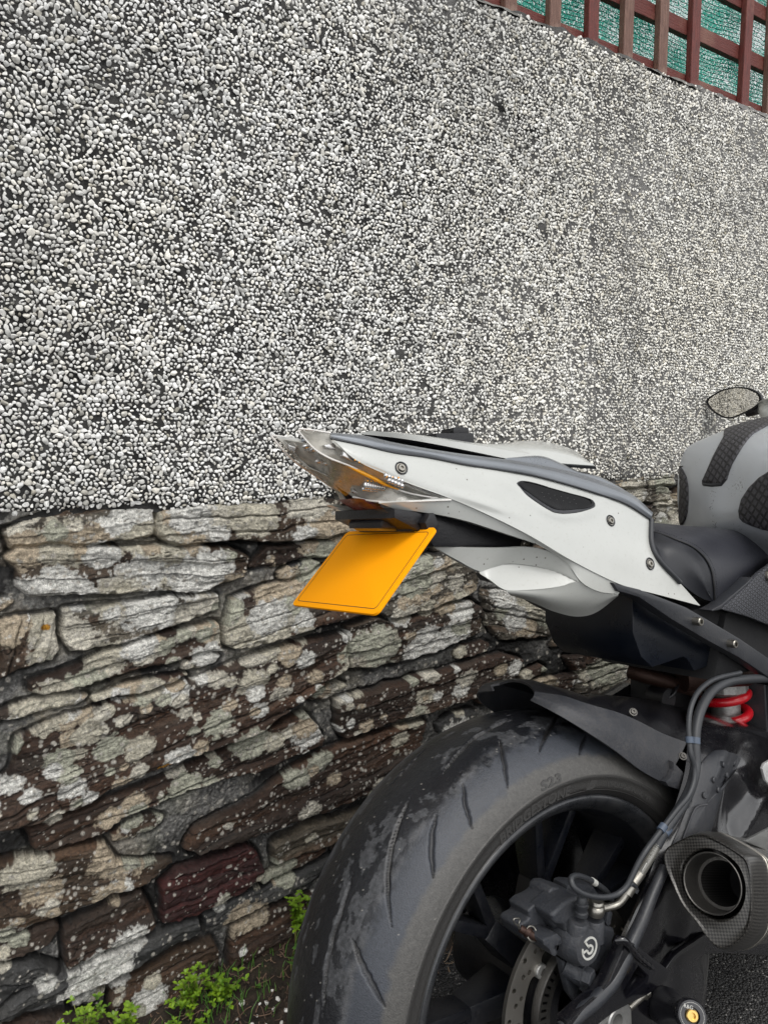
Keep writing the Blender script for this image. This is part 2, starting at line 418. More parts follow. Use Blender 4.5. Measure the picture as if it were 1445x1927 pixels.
# ---- pebbledash panel: mortar skin, every chip of stone on it is real
pu = np.concatenate([np.arange(-1.6, .1, .02), np.arange(.1, 1.9, .004), np.arange(1.9, 4.61, .012)])
pv = np.arange(STONE_TOP-.004, WALL_TOP+.0001, .004)
PU, PV = np.meshgrid(pu, pv, indexing='ij')
def dash_off(u, v):                                          # how far the render stands proud of the wall plane
    lip_ = sstep(-.002, .02, v-(STONE_TOP+.017*fbm(u*7, u*0+3, 12, 4)))
    top_ = 1-.7*sstep(WALL_TOP-.03+.008*fbm(u*20, u*0, 14, 2), WALL_TOP+.004, v)
    return 0.006+0.009*lip_*top_ + 0.006*fbm(u*3.1, v*3.1, 5, 3)+.0022*fbm(u*60, v*60, 6, 3)
PH_ = dash_off(PU, PV)
PH_ -= .010*(np.exp(-((PV-(1.625-.25*(PU-1.063)+.004*np.sin(PU*47)+.003*np.sin(PU*131)))/.0035)**2)*.6*sstep(1.053, 1.073, PU)*sstep(1.283, 1.183, PU)+np.exp(-(np.hypot(PU-1.063, PV-1.625)/.010)**2))
V1 = np.stack([PU, WALL_Y-PH_, PV+(.006*fbm(PU*25, PV*0, 8, 3))*(PV > WALL_TOP-.004)], -1).reshape(-1, 3); F1 = grid_faces(len(pu), len(pv))
dens = fbm(PU*2.2, PV*3.2, 15, 4)
tone_ = np.clip(0.030+0.09*sstep(-.3, .7, dens)+.035*fbm(PU*40, PV*40, 18, 3)+.08*sstep(.7, 1.8, PU), .006, 1)
C1 = np.stack([tone_*1.02, tone_, tone_*.97], -1).reshape(-1, 3)
# chips: a jittered lattice thinned where the render has lost them
t_ = (1+5**.5)/2
ico = np.array([(-1, t_, 0), (1, t_, 0), (-1, -t_, 0), (1, -t_, 0), (0, -1, t_), (0, 1, t_), (0, -1, -t_), (0, 1, -t_), (t_, 0, -1), (t_, 0, 1), (-t_, 0, -1), (-t_, 0, 1)])
ico /= np.linalg.norm(ico[0])
icf = np.array([(0, 11, 5), (0, 5, 1), (0, 1, 7), (0, 7, 10), (0, 10, 11), (1, 5, 9), (5, 11, 4), (11, 10, 2), (10, 7, 6), (7, 1, 8), (3, 9, 4), (3, 4, 2), (3, 2, 6), (3, 6, 8), (3, 8, 9), (4, 9, 5), (2, 4, 11), (6, 2, 10), (8, 6, 7), (9, 8, 1)])
def subdiv(v, f):
    v = list(map(tuple, v)); cache = {}; nf = []
    def mid(a, b):
        k = (min(a, b), max(a, b))
        if k not in cache:
            m = (np.array(v[a])+np.array(v[b]))/2; v.append(tuple(m/np.linalg.norm(m))); cache[k] = len(v)-1
        return cache[k]
    for a, b, c in f:
        x, y, z = mid(a, b), mid(b, c), mid(c, a); nf += [(a, x, z), (x, b, y), (z, y, c), (x, y, z)]
    return np.array(v), np.array(nf)
ico2, icf2 = subdiv(ico, icf)
def chips(u0, u1, v0, v1, step, tv, tf, seed):
    g = np.random.default_rng(seed)
    nu, nv = int((u1-u0)/step), int((v1-v0)/(step*.87))
    a, b = np.meshgrid(np.arange(nu), np.arange(nv), indexing='ij')
    u = u0+(a+.5*(b % 2)+g.uniform(-.42, .42, a.shape))*step; v = v0+(b+.5+g.uniform(-.42, .42, a.shape))*step*.87
    szl = step*.468*np.clip(g.lognormal(0, .27, a.shape), .5, 1.65)
    for _ in range(7):                                          # chips jostle apart until they lie side by side
        du = np.zeros_like(u); dv = np.zeros_like(v)
        for di, dj in ((1, 0), (-1, 0), (0, 1), (0, -1), (1, 1), (-1, -1), (1, -1), (-1, 1), (2, 0), (-2, 0), (0, 2), (0, -2)):
            qu, qv, qs = np.roll(u, (di, dj), (0, 1)), np.roll(v, (di, dj), (0, 1)), np.roll(szl, (di, dj), (0, 1))
            ex, ez = u-qu, v-qv; d = np.hypot(ex, ez)+1e-7; ov = np.clip((szl+qs)*.98-d, 0, None)*(d < .1)
            du += ex/d*ov*.22; dv += ez/d*ov*.22
        u = u+du; v = v+dv
    u, v, szl = u.ravel(), v.ravel(), szl.ravel()
    dn = fbm(u*2.2, v*3.2, 15, 4)+.55*fbm(u*14, v*11, 16, 3)
    # a few real bald spots and a dark vertical seam where panels of render meet
    crk = np.exp(-((v-(1.625-.25*(u-1.063)+.004*np.sin(u*47)+.003*np.sin(u*131)))/.0028)**2)*.55*sstep(1.053, 1.073, u)*sstep(1.283, 1.183, u)+np.exp(-(np.hypot(u-1.063, v-1.625)/.012)**2)
    seam = np.exp(-((u-(1.472+.02*np.sin(v*7)))/.030)**2)+.6*np.exp(-((u-(1.02+.015*np.sin(v*5)))/.016)**2)
    keepm = g.random(u.shape) > np.clip(.05+.50*dn*.6+.10*seam+.95*crk+.9*sstep(WALL_TOP-.025, WALL_TOP, v), .03, .95)
    keepm &= (v < WALL_TOP-.002) & (v > STONE_TOP+.017*fbm(u*7, u*0+3, 12, 4)+.004)
    u, v, size = u[keepm], v[keepm], szl[keepm]; n = len(u)
    S = np.stack([size*g.uniform(.95, 1.3, n), size*g.uniform(.5, .8, n), size*g.uniform(.68, 1.0, n)], -1)
    P = tv[None]*(1+g.uniform(-.16, .16, (n, len(tv), 1)))
    # flatten a side or two, crushed-stone style
    for _ in range(6):
        nrm = g.normal(size=(n, 1, 3)); nrm /= np.linalg.norm(nrm, axis=2, keepdims=True)
        dd = (P*nrm).sum(2, keepdims=True); lim = g.uniform(.42, .78, (n, 1, 1))
        P = P-nrm*np.clip(dd-lim, 0, None)
    P = P*S[:, None, :]
    an = g.uniform(0, 2*np.pi, n); ti = g.uniform(-.5, .5, n); tj = g.uniform(-.4, .4, n)
    ca, sa = np.cos(an)[:, None], np.sin(an)[:, None]
    x = P[..., 0]*ca-P[..., 2]*sa; z = P[..., 0]*sa+P[..., 2]*ca; y = P[..., 1]
    ct, st = np.cos(ti)[:, None], np.sin(ti)[:, None]; y, z = y*ct-z*st, y*st+z*ct
    ct, st = np.cos(tj)[:, None], np.sin(tj)[:, None]; y, x = y*ct-x*st, y*st+x*ct
    off = dash_off(u, v)
    W = np.stack([x+u[:, None], WALL_Y-off[:, None]+y-S[:, 1:2]*.38, z+v[:, None]], -1)
    val = np.clip(.80+.11*g.normal(size=n), .26, .88)
    val = np.where(g.random(n) < .07, val*.55, val)
    wr = np.where(g.random(n) < .25, .035, .0)+g.uniform(-.006, .012, n)+.02*np.clip(fbm(u*3, v*3, 33, 2), 0, 1)
    C = np.stack([val+wr*.5, val, val-.02-wr], -1)
    wx = (0.5+.5*fbm(u*2.0, v*3.0, 44, 4)); C *= (1+.08*sstep(.9, 1.8, u))[:, None]*(1-sstep(.3, 1.7, u)[:, None]*np.array([0, .015, .055])); C *= (1-.22*sstep(.5, .9, wx))[:, None]; C *= (1-.16*seam[keepm])[:, None]
    F = tf[None]+(np.arange(n)*len(tv))[:, None, None]
    return W.reshape(-1, 3), F.reshape(-1, 3), np.repeat(C, len(tv), 0)
ST = .0076
A1 = chips(.06, 1.35, STONE_TOP-.01, WALL_TOP+.01, ST, ico2, icf2, 11)
A2 = chips(1.35, 3.3, STONE_TOP-.01, WALL_TOP+.01, ST, ico, icf, 12)
A3 = chips(-1.6, .06, STONE_TOP-.01, WALL_TOP+.01, ST*1.25, ico, icf, 13)
A4 = chips(3.3, 4.6, STONE_TOP-.01, WALL_TOP+.01, ST*1.5, ico, icf, 14)
tri = np.concatenate([F1[:, [0, 1, 2]], F1[:, [0, 2, 3]]])
Vs, Fs, Cs, n0 = [V1], [tri], [C1], len(V1)
mi = [np.zeros(len(tri))]
for W_, F_, C_ in (A1, A2, A3, A4):
    Vs.append(W_); Fs.append(F_+n0); Cs.append(C_); n0 += len(W_); mi.append(np.ones(len(F_)))
me = np_mesh('pebbledash_render', np.concatenate(Vs), np.concatenate(Fs), np.concatenate(mi))
vcol(me, 'Col', np.concatenate(Cs))
print('chips', (n0-len(V1)), 'faces', sum(map(len, Fs)))
M = NT('dash_mortar', Roughness=.92); n1 = M.noise(700, 3, .7)
M.set('Base_Color', M.mix(1.0, M.attr('Col'), M.ramp(n1, [(.3, .5), (.7, 1.6)]), 'MULTIPLY')); M.bump(n1, .002, 1)
MAT_DASH = M.m
M = NT('white_spar_chip', Roughness=.5); n1 = M.noise(420, 3, .6)
M.set('Base_Color', M.mix(1.0, M.attr('Col'), M.ramp(n1, [(.35, .78), (.65, 1.08)]), 'MULTIPLY')); M.bump(n1, .0012, .6)
MAT_CHIP = M.m
peb = link('pebbledash_render', me, [MAT_DASH, MAT_CHIP], smooth=38)
keep(peb, wall); peb.matrix_parent_inverse = wall_inv
# the masonry behind both faces: gives the wall its thickness and its top
def box_mesh(name, x0, x1, y0, y1, z0, z1, bevel=0):
    bm = bmesh.new(); bmesh.ops.create_cube(bm, size=1)
    for v in bm.verts: v.co = Vector((x0+(v.co.x+.5)*(x1-x0), y0+(v.co.y+.5)*(y1-y0), z0+(v.co.z+.5)*(z1-z0)))
    if bevel: bmesh.ops.bevel(bm, geom=bm.edges[:], offset=bevel, segments=2, affect='EDGES', profile=.7)
    me = bpy.data.meshes.new(name); bm.to_mesh(me); bm.free(); return me
core = link('wall_core', box_mesh('wall_core', -1.6, 4.6, WALL_Y+.03, WALL_Y+.24, -.1, WALL_TOP-.01, .006), None, None)
M = NT('cement', Roughness=.9); n1 = M.noise(60, 6, .65)
M.set('Base_Color', M.ramp(n1, [(.3, (.08, .08, .075)), (.7, (.24, .23, .21))])); M.bump(n1, .004, .6)
core.data.materials.append(M.m); MAT_CEM = M.m
keep(core, wall); core.matrix_parent_inverse = wall_inv
cu = np.arange(-1.6, 4.601, .008)
prof_ = [(-.016, -.012), (-.008, -.003), (.0, .001), (.02, .004), (.06, .005), (.12, .004), (.2, .002), (.24, -.006)]
CP = np.array([[(u, WALL_Y+a+.004*fbm(np.array(u*30), np.array(i*2.), 61, 2), WALL_TOP+b+.005*fbm(np.array(u*22), np.array(i*1.3), 62, 3)) for i, (a, b) in enumerate(prof_)] for u in cu], float)
cap = link('coping', np_mesh('coping', CP.reshape(-1, 3), grid_faces(len(cu), len(prof_))[:, ::-1]), MAT_CEM, smooth=180)
keep(cap, wall); cap.matrix_parent_inverse = wall_inv
# ================================================================== TRELLIS FENCE on the wall
fence = tag(empty('trellis_fence', Matrix.Translation((1.6, WALL_Y, WALL_TOP))), 'reddish brown wooden trellis fence standing along the top of the wall', 'fence')
def wood_mat(name, c0, c1, c2, seed):
    M = NT(name, Roughness=.62)
    v = M.co('Object', (60, 60, 5)); v2 = M.co('Object', (1, 1, 1))
    g = M.noise(6, 6, .65, v, .6); w = M.noise(9+seed, 5, .6, v2)
    col = M.mix(M.ramp(g, [(.35, 0.), (.65, 1.)]), c0, c1)
    col = M.mix(M.ramp(w, [(.52, 0.), (.66, .85)]), col, c2)
    M.set('Base_Color', col); M.bump(g, .0025, .8); return M.m
WOODS = [wood_mat('stained_wood', (.070, .010, .007), (.160, .026, .017), (.22, .085, .06), 0),
         wood_mat('weathered_wood', (.09, .038, .026), (.20, .105, .075), (.28, .18, .14), 3)]
def rail_mat():
    M = NT('stained_rail', Roughness=.6); v = M.co('Object', (5, 60, 60))
    g = M.noise(6, 6, .65, v, .6); w = M.noise(8, 5, .6)
    M.set('Base_Color', M.mix(M.ramp(w, [(.55, 0.), (.68, .8)]), M.mix(g, (.06, .009, .006), (.16, .027, .018)), (.19, .085, .06))); M.bump(g, .0025, .8); return M.m
MAT_RAIL = rail_mat()
slat_px = [(762, -60), (874, -10), (972, 20), (1055, 50), (1127, 75), (1192, 105), (1257, 135), (1317, 155), (1412, 195)]
slat_u = [wall_uv(a, b)[0] for a, b in slat_px]
sp = slat_u[5]-slat_u[4]
extra = [slat_u[-1]+sp*1.02*k for k in range(1, 18)]; extraL = [slat_u[0]-sp*k for k in range(1, 16)]
print('slats', [round(a, 3) for a in slat_u], sp)
r = random.Random(3)
tones_s = {2: 1, 3: 1, 5: 1, 6: 1}
for i, u in enumerate(slat_u+extra+extraL):
    w = .0165
    m = box_mesh('slat', -w, w, -.012, .004, -.03+r.uniform(-.004, .006), .95, .0025)
    o = link('slat', m, WOODS[tones_s.get(i, 0) if i < 9 else r.choice([0, 0, 1])], fence)
    o.location = (u-1.6, .028, .016); o.rotation_euler = (0, r.uniform(-.012, .012), 0)
for k, z in enumerate((.026, .152, .278, .404, .53, .656, .782, .9)):
    o = link('rail', box_mesh('rail', -3.2, 3.0, -.016, .0, -.018, .018, .002), MAT_RAIL, fence)
    o.location = (0, .0485, z)
# hold-down nails in the slat feet
# shade netting tied behind it
nu_, nv_ = 620, 120
nx = np.linspace(-1.5, 4.5, nu_); nz = np.linspace(WALL_TOP+.006, WALL_TOP+.93, nv_)
NX, NZ = np.meshgrid(nx, nz, indexing='ij')
NY = WALL_Y+.075+.014*fbm(NX*7, NZ*3, 71, 3)+.008*np.abs(fbm(NX*22+NZ*6, NZ*5, 73, 2))
net = link('shade_netting', np_mesh('shade_netting', np.stack([NX, NY, NZ], -1).reshape(-1, 3), grid_faces(nu_, nv_)), None, smooth=180)
tag(net, 'crumpled green shade netting tied behind the wooden trellis', 'netting')
M = NT('green_netting', Roughness=.5)
geo = M.n.new('ShaderNodeNewGeometry'); sx = M.sep(geo.outputs['Position'])
wob = M.noise(25, 2, .5)
zz = M.math('ADD', sx[2], M.math('MULTIPLY', wob, .006))
rows = M.math('FRACT', M.math('MULTIPLY', zz, 1/.0105)); cols = M.math('FRACT', M.math('MULTIPLY', M.math('ADD', sx[0], M.math('MULTIPLY', wob, .01)), 1/.011))
thread = M.math('MAXIMUM', M.math('LESS_THAN', rows, .17), M.math('MULTIPLY', M.math('LESS_THAN', cols, .10), M.math('GREATER_THAN', M.noise(160, 2), .56)))
col = M.mix(thread, M.mix(M.noise(12, 3), (.02, .34, .24), (.12, .72, .56)), (.003, .012, .010))
M.set('Base_Color', col)
holes = M.math('MULTIPLY', M.math('GREATER_THAN', M.math('ADD', M.noise(330, 2, .6), M.math('MULTIPLY', M.noise(9, 2), .35)), .74), M.math('SUBTRACT', 1.0, thread))
tr = M.n.new('ShaderNodeBsdfTransparent'); tl = M.n.new('ShaderNodeBsdfTranslucent'); mx1 = M.n.new('ShaderNodeMixShader'); mx2 = M.n.new('ShaderNodeMixShader')
M.l.new(col, tl.inputs[0]); mx1.inputs[0].default_value = .5; M.l.new(M.b.outputs[0], mx1.inputs[1]); M.l.new(tl.outputs[0], mx1.inputs[2])
M.l.new(M.math('MULTIPLY', holes, .9), mx2.inputs[0]); M.l.new(mx1.outputs[0], mx2.inputs[1]); M.l.new(tr.outputs[0], mx2.inputs[2])
M.l.new(mx2.outputs[0], M.n['Material Output'].inputs[0])
net.data.materials.append(M.m)

# the garden side: raised bed and a hedge seen only through the netting
def leaf_cloud(name, centre, size, n, ls, mat, seed, parent=None):
    g = np.random.default_rng(seed)
    p = g.normal(size=(n, 3)); p /= np.linalg.norm(p, axis=1, keepdims=True); p *= g.uniform(.55, 1.0, (n, 1))**.5
    p *= 1+.25*np.sin(p[:, :1]*7+seed)*np.cos(p[:, 1:2]*6)
    p = p*np.array(size)+np.array(centre)
    a = g.normal(size=(n, 3)); a /= np.linalg.norm(a, axis=1, keepdims=True)
    b = np.cross(a, g.normal(size=(n, 3))); b /= np.linalg.norm(b, axis=1, keepdims=True)
    s = ls*g.uniform(.6, 1.3, (n, 1))
    V = np.stack([p-a*s, p+b*s*.45, p+a*s, p-b*s*.45], 1).reshape(-1, 3)
    return link(name, np_mesh(name, V, np.arange(4*n).reshape(-1, 4)), mat, parent)
M = NT('hedge_leaf', Roughness=.5); M.set('Base_Color', M.ramp(M.noise(9, 3), [(.3, (.015, .045, .01)), (.7, (.07, .13, .03))])); MAT_HEDGE = M.m
M = NT('bark', Roughness=.9); M.set('Base_Color', M.ramp(M.noise(30, 4), [(.3, (.03, .022, .015)), (.7, (.1, .075, .05))])); MAT_BARK = M.m
def cone_mesh(name, p0, p1, r0, r1, seg=10, bm=None):
    own = bm is None
    if own: bm = bmesh.new()
    p0, p1 = Vector(p0), Vector(p1); d = p1-p0
    mt = Matrix.Translation((p0+p1)/2) @ d.to_track_quat('Z', 'Y').to_matrix().to_4x4()
    bmesh.ops.create_cone(bm, cap_ends=True, segments=seg, radius1=r0, radius2=r1, depth=d.length, matrix=mt)
    if own:
        me = bpy.data.meshes.new(name); bm.to_mesh(me); bm.free(); return me
for i, (bx, bw, top) in enumerate(((0.1, .6, 2.35), (1.35, .45, 2.12), (2.6, .55, 2.3), (3.9, .6, 2.5))):
    t = tag(empty('garden_shrub', Matrix.Translation((bx, WALL_Y+1.0, 1.45))), ['dense green shrub behind the netting, beyond the left end of the trellis', 'low green shrub seen as dark patches through the netting above the fence foot', 'green shrub behind the netting at the right edge of the photo', 'tall green shrub behind the far end of the trellis'][i], 'shrub', 'shrubs behind the netting')
    link('trunk', cone_mesh('trunk', (0, 0, -.02), (.03, 0, .45), .03, .018), MAT_BARK, t)
    leaf_cloud('crown', (0, 0, (top-1.45)*.55), (bw, .4, (top-1.45)*.5), 2600, .035, MAT_HEDGE, 80+i, t)

# ================================================================== THE GROUND
M = NT('asphalt', Roughness=.85)
v1 = M.voro(240, 'F1', out='Distance'); vc = M.voro(240, 'F1', out='Color'); n1 = M.noise(3, 5, .6); n2 = M.noise(500, 3, .6)
base = M.mix(M.ramp(n1, [(.35, 0.), (.7, 1.)]), (.018, .018, .019), (.038, .037, .036))
sepc = M.sep(vc)
agg = M.mix(M.ramp(sepc[0], [(.55, 0.), (.95, .55)]), base, (.13, .125, .12))
agg = M.mix(M.ramp(sepc[1], [(.93, 0.), (.96, .8)]), agg, (.32, .31, .29))
M.set('Base_Color', M.mix(M.ramp(v1, [(.35, 0.), (.7, 1.)]), agg, (.008, .008, .009)))
M.set('Roughness', M.ramp(n2, [(.3, .45), (.7, .8)]))
b = M.bump(M.math('SUBTRACT', 1.0, v1), .004, 1.0); M.bump(n2, .0012, .7, b)
MAT_ASPH = M.m
# one sheet to the horizon; finer near the bike so that the stones in the tarmac stand up
gx = np.concatenate([-np.geomspace(220, 2, 24), np.arange(-1.9, 3.6, .05), np.geomspace(3.7, 220, 24)])
gy = np.concatenate([-np.geomspace(220, 1.2, 24), np.arange(-1.1, 1.26, .05), [1.3, 1.5, 2.0], np.geomspace(3, 220, 14)])
GX, GY = np.meshgrid(gx, gy, indexing='ij')
GZ = .004*fbm(GX*2, GY*2, 7, 3)*(np.abs(GX) < 3.6)*(np.abs(GY) < 1.3)-.004
g_ = link('ground', np_mesh('ground', np.stack([GX, GY, GZ], -1).reshape(-1, 3), grid_faces(len(gx), len(gy))), MAT_ASPH, smooth=180)
tag(g_, 'dark stony asphalt under the motorcycle', kind='structure')
# strip of soil and moss along the wall foot
su = np.arange(-1.6, 4.6, .006); sv = np.linspace(0, 1, 60)
SU, SV = np.meshgrid(su, sv, indexing='ij')
edge = .20+.05*fbm(SU*4, SU*0, 51, 3)
SY = WALL_Y+.02-edge*SV
SZ = .004+.026*(1-SV)**1.3+.012*fbm(SU*16, SY*16, 52, 4)*np.sin(np.pi*np.clip(SV, 0, 1))**.4+.004*fbm(SU*90, SY*90, 56, 3)*(SV < .93)-.010*sstep(.82, 1, SV)
sm = np_mesh('soil', np.stack([SU, SY, SZ], -1).reshape(-1, 3), grid_faces(len(su), len(sv))[:, ::-1])
so = tag(link('soil', sm, None, smooth=180), 'dark crumbly soil along the foot of the wall', kind='structure')
M = NT('dark_soil', Roughness=.95); n1 = M.noise(45, 6, .7); n2 = M.noise(380, 4, .7); n3 = M.noise(14, 4, .6)
cc = M.ramp(n1, [(.3, (.012, .009, .006)), (.55, (.035, .024, .016)), (.75, (.09, .06, .04))])
cc = M.mix(M.ramp(n2, [(.62, 0.), (.72, .6)]), cc, (.16, .12, .085)); cc = M.mix(M.ramp(n3, [(.56, 0.), (.7, .45)]), cc, (.03, .045, .012))
M.set('Base_Color', cc); b = M.bump(n1, .008, 1); M.bump(n2, .003, 1, b); so.data.materials.append(M.m)

def soil_z(u, y):
    e_ = .20+.05*float(fbm(np.array(u*4.), np.array(0.), 51, 3)); s_ = (WALL_Y+.02-y)/e_
    if s_ >= 1: return 0.0
    return float(.004+.026*max(0, 1-s_)**1.3+.012*fbm(np.array(u*16.), np.array(y*16.), 52, 4)*math.sin(math.pi*min(max(s_, 0), 1))**.4)
def gpt(px, py, z=0.02):
    return on_plane(px, py, Vector((0, 0, z)), Vector((0, 0, 1)))
# leaf litter: twigs, dead grass, crumbs
g = np.random.default_rng(77); Vt, Ft = [], []
n0 = 0
for i in range(1500):
    u = g.uniform(-.1, 1.5); s = g.beta(1.3, 1.6); e_ = .235; y = WALL_Y-.005-e_*s*.98
    z = soil_z(u, y)+.003
    a = g.uniform(0, math.pi); ln = g.uniform(.006, .05)*(1 if g.random() < .4 else .35); w = g.uniform(.0004, .0011)
    bend = g.uniform(-.3, .3)*ln; k = 5
    for j in range(k):
        t = j/(k-1)-.5
        q = np.array([u+math.cos(a)*ln*t-math.sin(a)*bend*(t*t), y+math.sin(a)*ln*t*.8+math.cos(a)*bend*t*t, z+g.uniform(0, .004)+.01*abs(t)*g.random()])
        for c in ((-1, 0), (0, 1), (1, 0)):
            Vt.append(q+np.array([-math.sin(a)*c[0]*w, math.cos(a)*c[0]*w, c[1]*w]))
    for j in range(k-1):
        b_ = n0+j*3
        for c in (0, 1): Ft.append((b_+c, b_+3+c, b_+4+c, b_+1+c))
    n0 += 3*k
litter = link('leaf_litter', np_mesh('leaf_litter', np.array(Vt), np.array(Ft)), None, smooth=180)
M = NT('dead_straw', Roughness=.8); M.set('Base_Color', M.ramp(M.noise(8, 3), [(.3, (.05, .03, .02)), (.5, (.16, .10, .065)), (.7, (.34, .26, .17))])); litter.data.materials.append(M.m)
tag(litter, 'dry twigs and dead grass scattered over the soil', kind='stuff')

# weeds
M = NT('spurge_leaf', Roughness=.45); M.set('Base_Color', M.ramp(M.noise(40, 2), [(.3, (.045, .12, .008)), (.7, (.22, .35, .02))]))
M.set('Subsurface_Weight', .0); MAT_WEED = M.m
M = NT('green_leaf', Roughness=.4); M.set('Base_Color', M.ramp(M.noise(60, 2), [(.3, (.05, .14, .02)), (.7, (.13, .28, .05))])); MAT_LEAF = M.m
M = NT('weed_stem', Roughness=.6, Base_Color=(.16, .17, .04)); MAT_STEM = M.m
def leaf_pts(c, d, n, ln, wd, fold=.25):
    """a small folded leaf: centre line c..c+d*ln with two lifted halves"""
    s = d.cross(n).normalized()
    P = []
    for t, w in ((0, .12), (.35, .9), (.7, 1.0), (1.0, .12)):
        q = c+d*(ln*t)+n*(.10*ln*math.sin(t*math.pi))
        P += [q-s*wd*w+n*wd*fold*w, q, q+s*wd*w+n*wd*fold*w]
    F = []
    for j in range(3):
        for k in (0, 1): F.append((j*3+k, j*3+k+1, j*3+k+4, j*3+k+3))
    return P, F
def weed(name, base, stems, h, spread, ln, mat, label, seed, tall=1.0, broad=False):
    r = random.Random(seed)
    root = tag(empty(name, Matrix.Translation(base)), label, 'weed', 'green weeds at the foot of the wall')
    V, F = [], []; bm = bmesh.new()
    for s in range(stems):
        an = r.uniform(0, 2*math.pi); tp = Vector((math.cos(an)*spread*r.uniform(.2, 1), math.sin(an)*spread*r.uniform(.1, .6)-.01, h*r.uniform(.45, 1)))
        md = Vector((tp.x*.3, tp.y*.3, tp.z*.55))
        cone_mesh('', (0, 0, -.01), md, .0011, .0009, 5, bm); cone_mesh('', md, tp, .0009, .0006, 5, bm)
        whorls = 1 if broad else r.randint(7, 11)
        for q in range(whorls):
            t = 1-.55*(q/whorls)**1.0 if not broad else 1
            if q < 4 and not broad:
                c = tp+Vector((r.uniform(-1, 1), r.uniform(-1, 1), r.uniform(-1.2, .6)))*.014
            else: c = md.lerp(tp, max(0, (t-.5)*2)) if t > .5 else Vector((0, 0, 0)).lerp(md, t*2)
            k = r.randint(3, 5) if not broad else 1
            for j in range(k):
                a2 = 2*math.pi*j/k+r.uniform(0, .6)
                d = Vector((math.cos(a2), math.sin(a2), r.uniform(-.1, .8))).normalized()
                if broad: d = Vector((tp.x*8, tp.y*8-.5, .25)).normalized()
                n_ = Vector((0, 0, 1)); n_ = (n_-d*n_.dot(d)).normalized()
                if broad: n_ = Vector((0, -.75, .65)); n_ = (n_-d*n_.dot(d)).normalized()
                l_ = ln*r.uniform(.65, 1.15)
                P_, F_ = leaf_pts(c, d, n_, l_, l_*(.30 if not broad else .42), .22)
                b_ = len(V); V += [tuple(p) for p in P_]; F += [tuple(b_+i for i in f) for f in F_]
    link('foliage', np_mesh('foliage', np.array(V), np.array(F)), mat, root, smooth=180)
    me = bpy.data.meshes.new('stem'); bm.to_mesh(me); bm.free(); link('stem', me, MAT_STEM, root, smooth=180)
    return root
def wbase(u, dy, z=None):
    y = WALL_Y-dy; return (u, y, soil_z(u, y) if z is None else z)
def at_px(px, py, dy):
    p = on_plane(px, py, Vector((0, WALL_Y-dy, 0)), Vector((0, 1, 0))); return p.x
weed('spurge_weed', wbase(at_px(358, 1860, .055), .055, .0), 11, .100, .036, .0085, MAT_WEED, 'largest bushy yellow green weed in the middle of the wall foot', 1)
weed('spurge_weed', wbase(at_px(160, 1935, .05), .05, -.01), 13, .120, .040, .0085, MAT_WEED, 'leftmost yellow green weed at the bottom edge of the photo', 2)
weed('spurge_weed', wbase(at_px(232, 1935, .06), .06, -.01), 6, .10, .022, .011, MAT_WEED, 'small thin yellow green weed just right of the leftmost weed', 3)
weed('spurge_weed', wbase(at_px(418, 1880, .06), .06, .0), 6, .06, .035, .011, MAT_WEED, 'low yellow green weed spreading right of the largest weed', 4)
weed('spurge_weed', wbase(at_px(556, 1790, .02), .02, .035), 6, .10, .014, .010, MAT_WEED, 'thin upright yellow green weed against the wall left of the tyre', 5)
weed('spurge_weed', wbase(at_px(583, 1740, .015), .015, .07), 3, .06, .01, .008, MAT_WEED, 'tiny weed in the wall joint half hidden by the tyre', 6)
weed('round_leaf_weed', wbase(at_px(548, 1815, .06), .06, .02), 5, .045, .03, .030, MAT_LEAF, 'weed with broad round green leaves beside the tyre', 7, broad=True)
weed('seedling', wbase(at_px(478, 1848, .06), .06, .01), 3, .018, .012, .011, MAT_LEAF, 'tiny seedling between the largest weed and the tyre', 8, broad=True)
weed('spurge_weed', wbase(at_px(322, 1915, .08), .08, .005), 3, .035, .012, .009, MAT_WEED, 'short sprig below the largest weed at the bottom edge', 9)
weed('spurge_weed', wbase(at_px(370, 1905, .09), .09, .005), 4, .022, .02, .010, MAT_WEED, 'flat rosette of leaves in front of the largest weed', 10)
bm = bmesh.new(); rg = random.Random(31)
for i in range(150):
    u = rg.choice([rg.gauss(.50, .07), rg.gauss(.40, .05), rg.uniform(.05, .75)]); y = WALL_Y-rg.uniform(.0, .13); z = soil_z(u, y)
    h_ = rg.uniform(.012, .055); a_ = rg.uniform(-.5, .5); b_ = rg.uniform(-.5, .2)
    p0 = Vector((u, y, z-.003)); p1 = p0+Vector((a_*h_*.35, b_*h_*.3, h_*.6)); p2 = p0+Vector((a_*h_, b_*h_, h_*.95))
    cone_mesh('', p0, p1, .0009, .0007, 4, bm); cone_mesh('', p1, p2, .0007, .0001, 4, bm)
me = bpy.data.meshes.new('grass'); bm.to_mesh(me); bm.free()
tag(link('grass', me, MAT_LEAF), 'sparse thin blades of grass growing along the foot of the wall', kind='stuff')
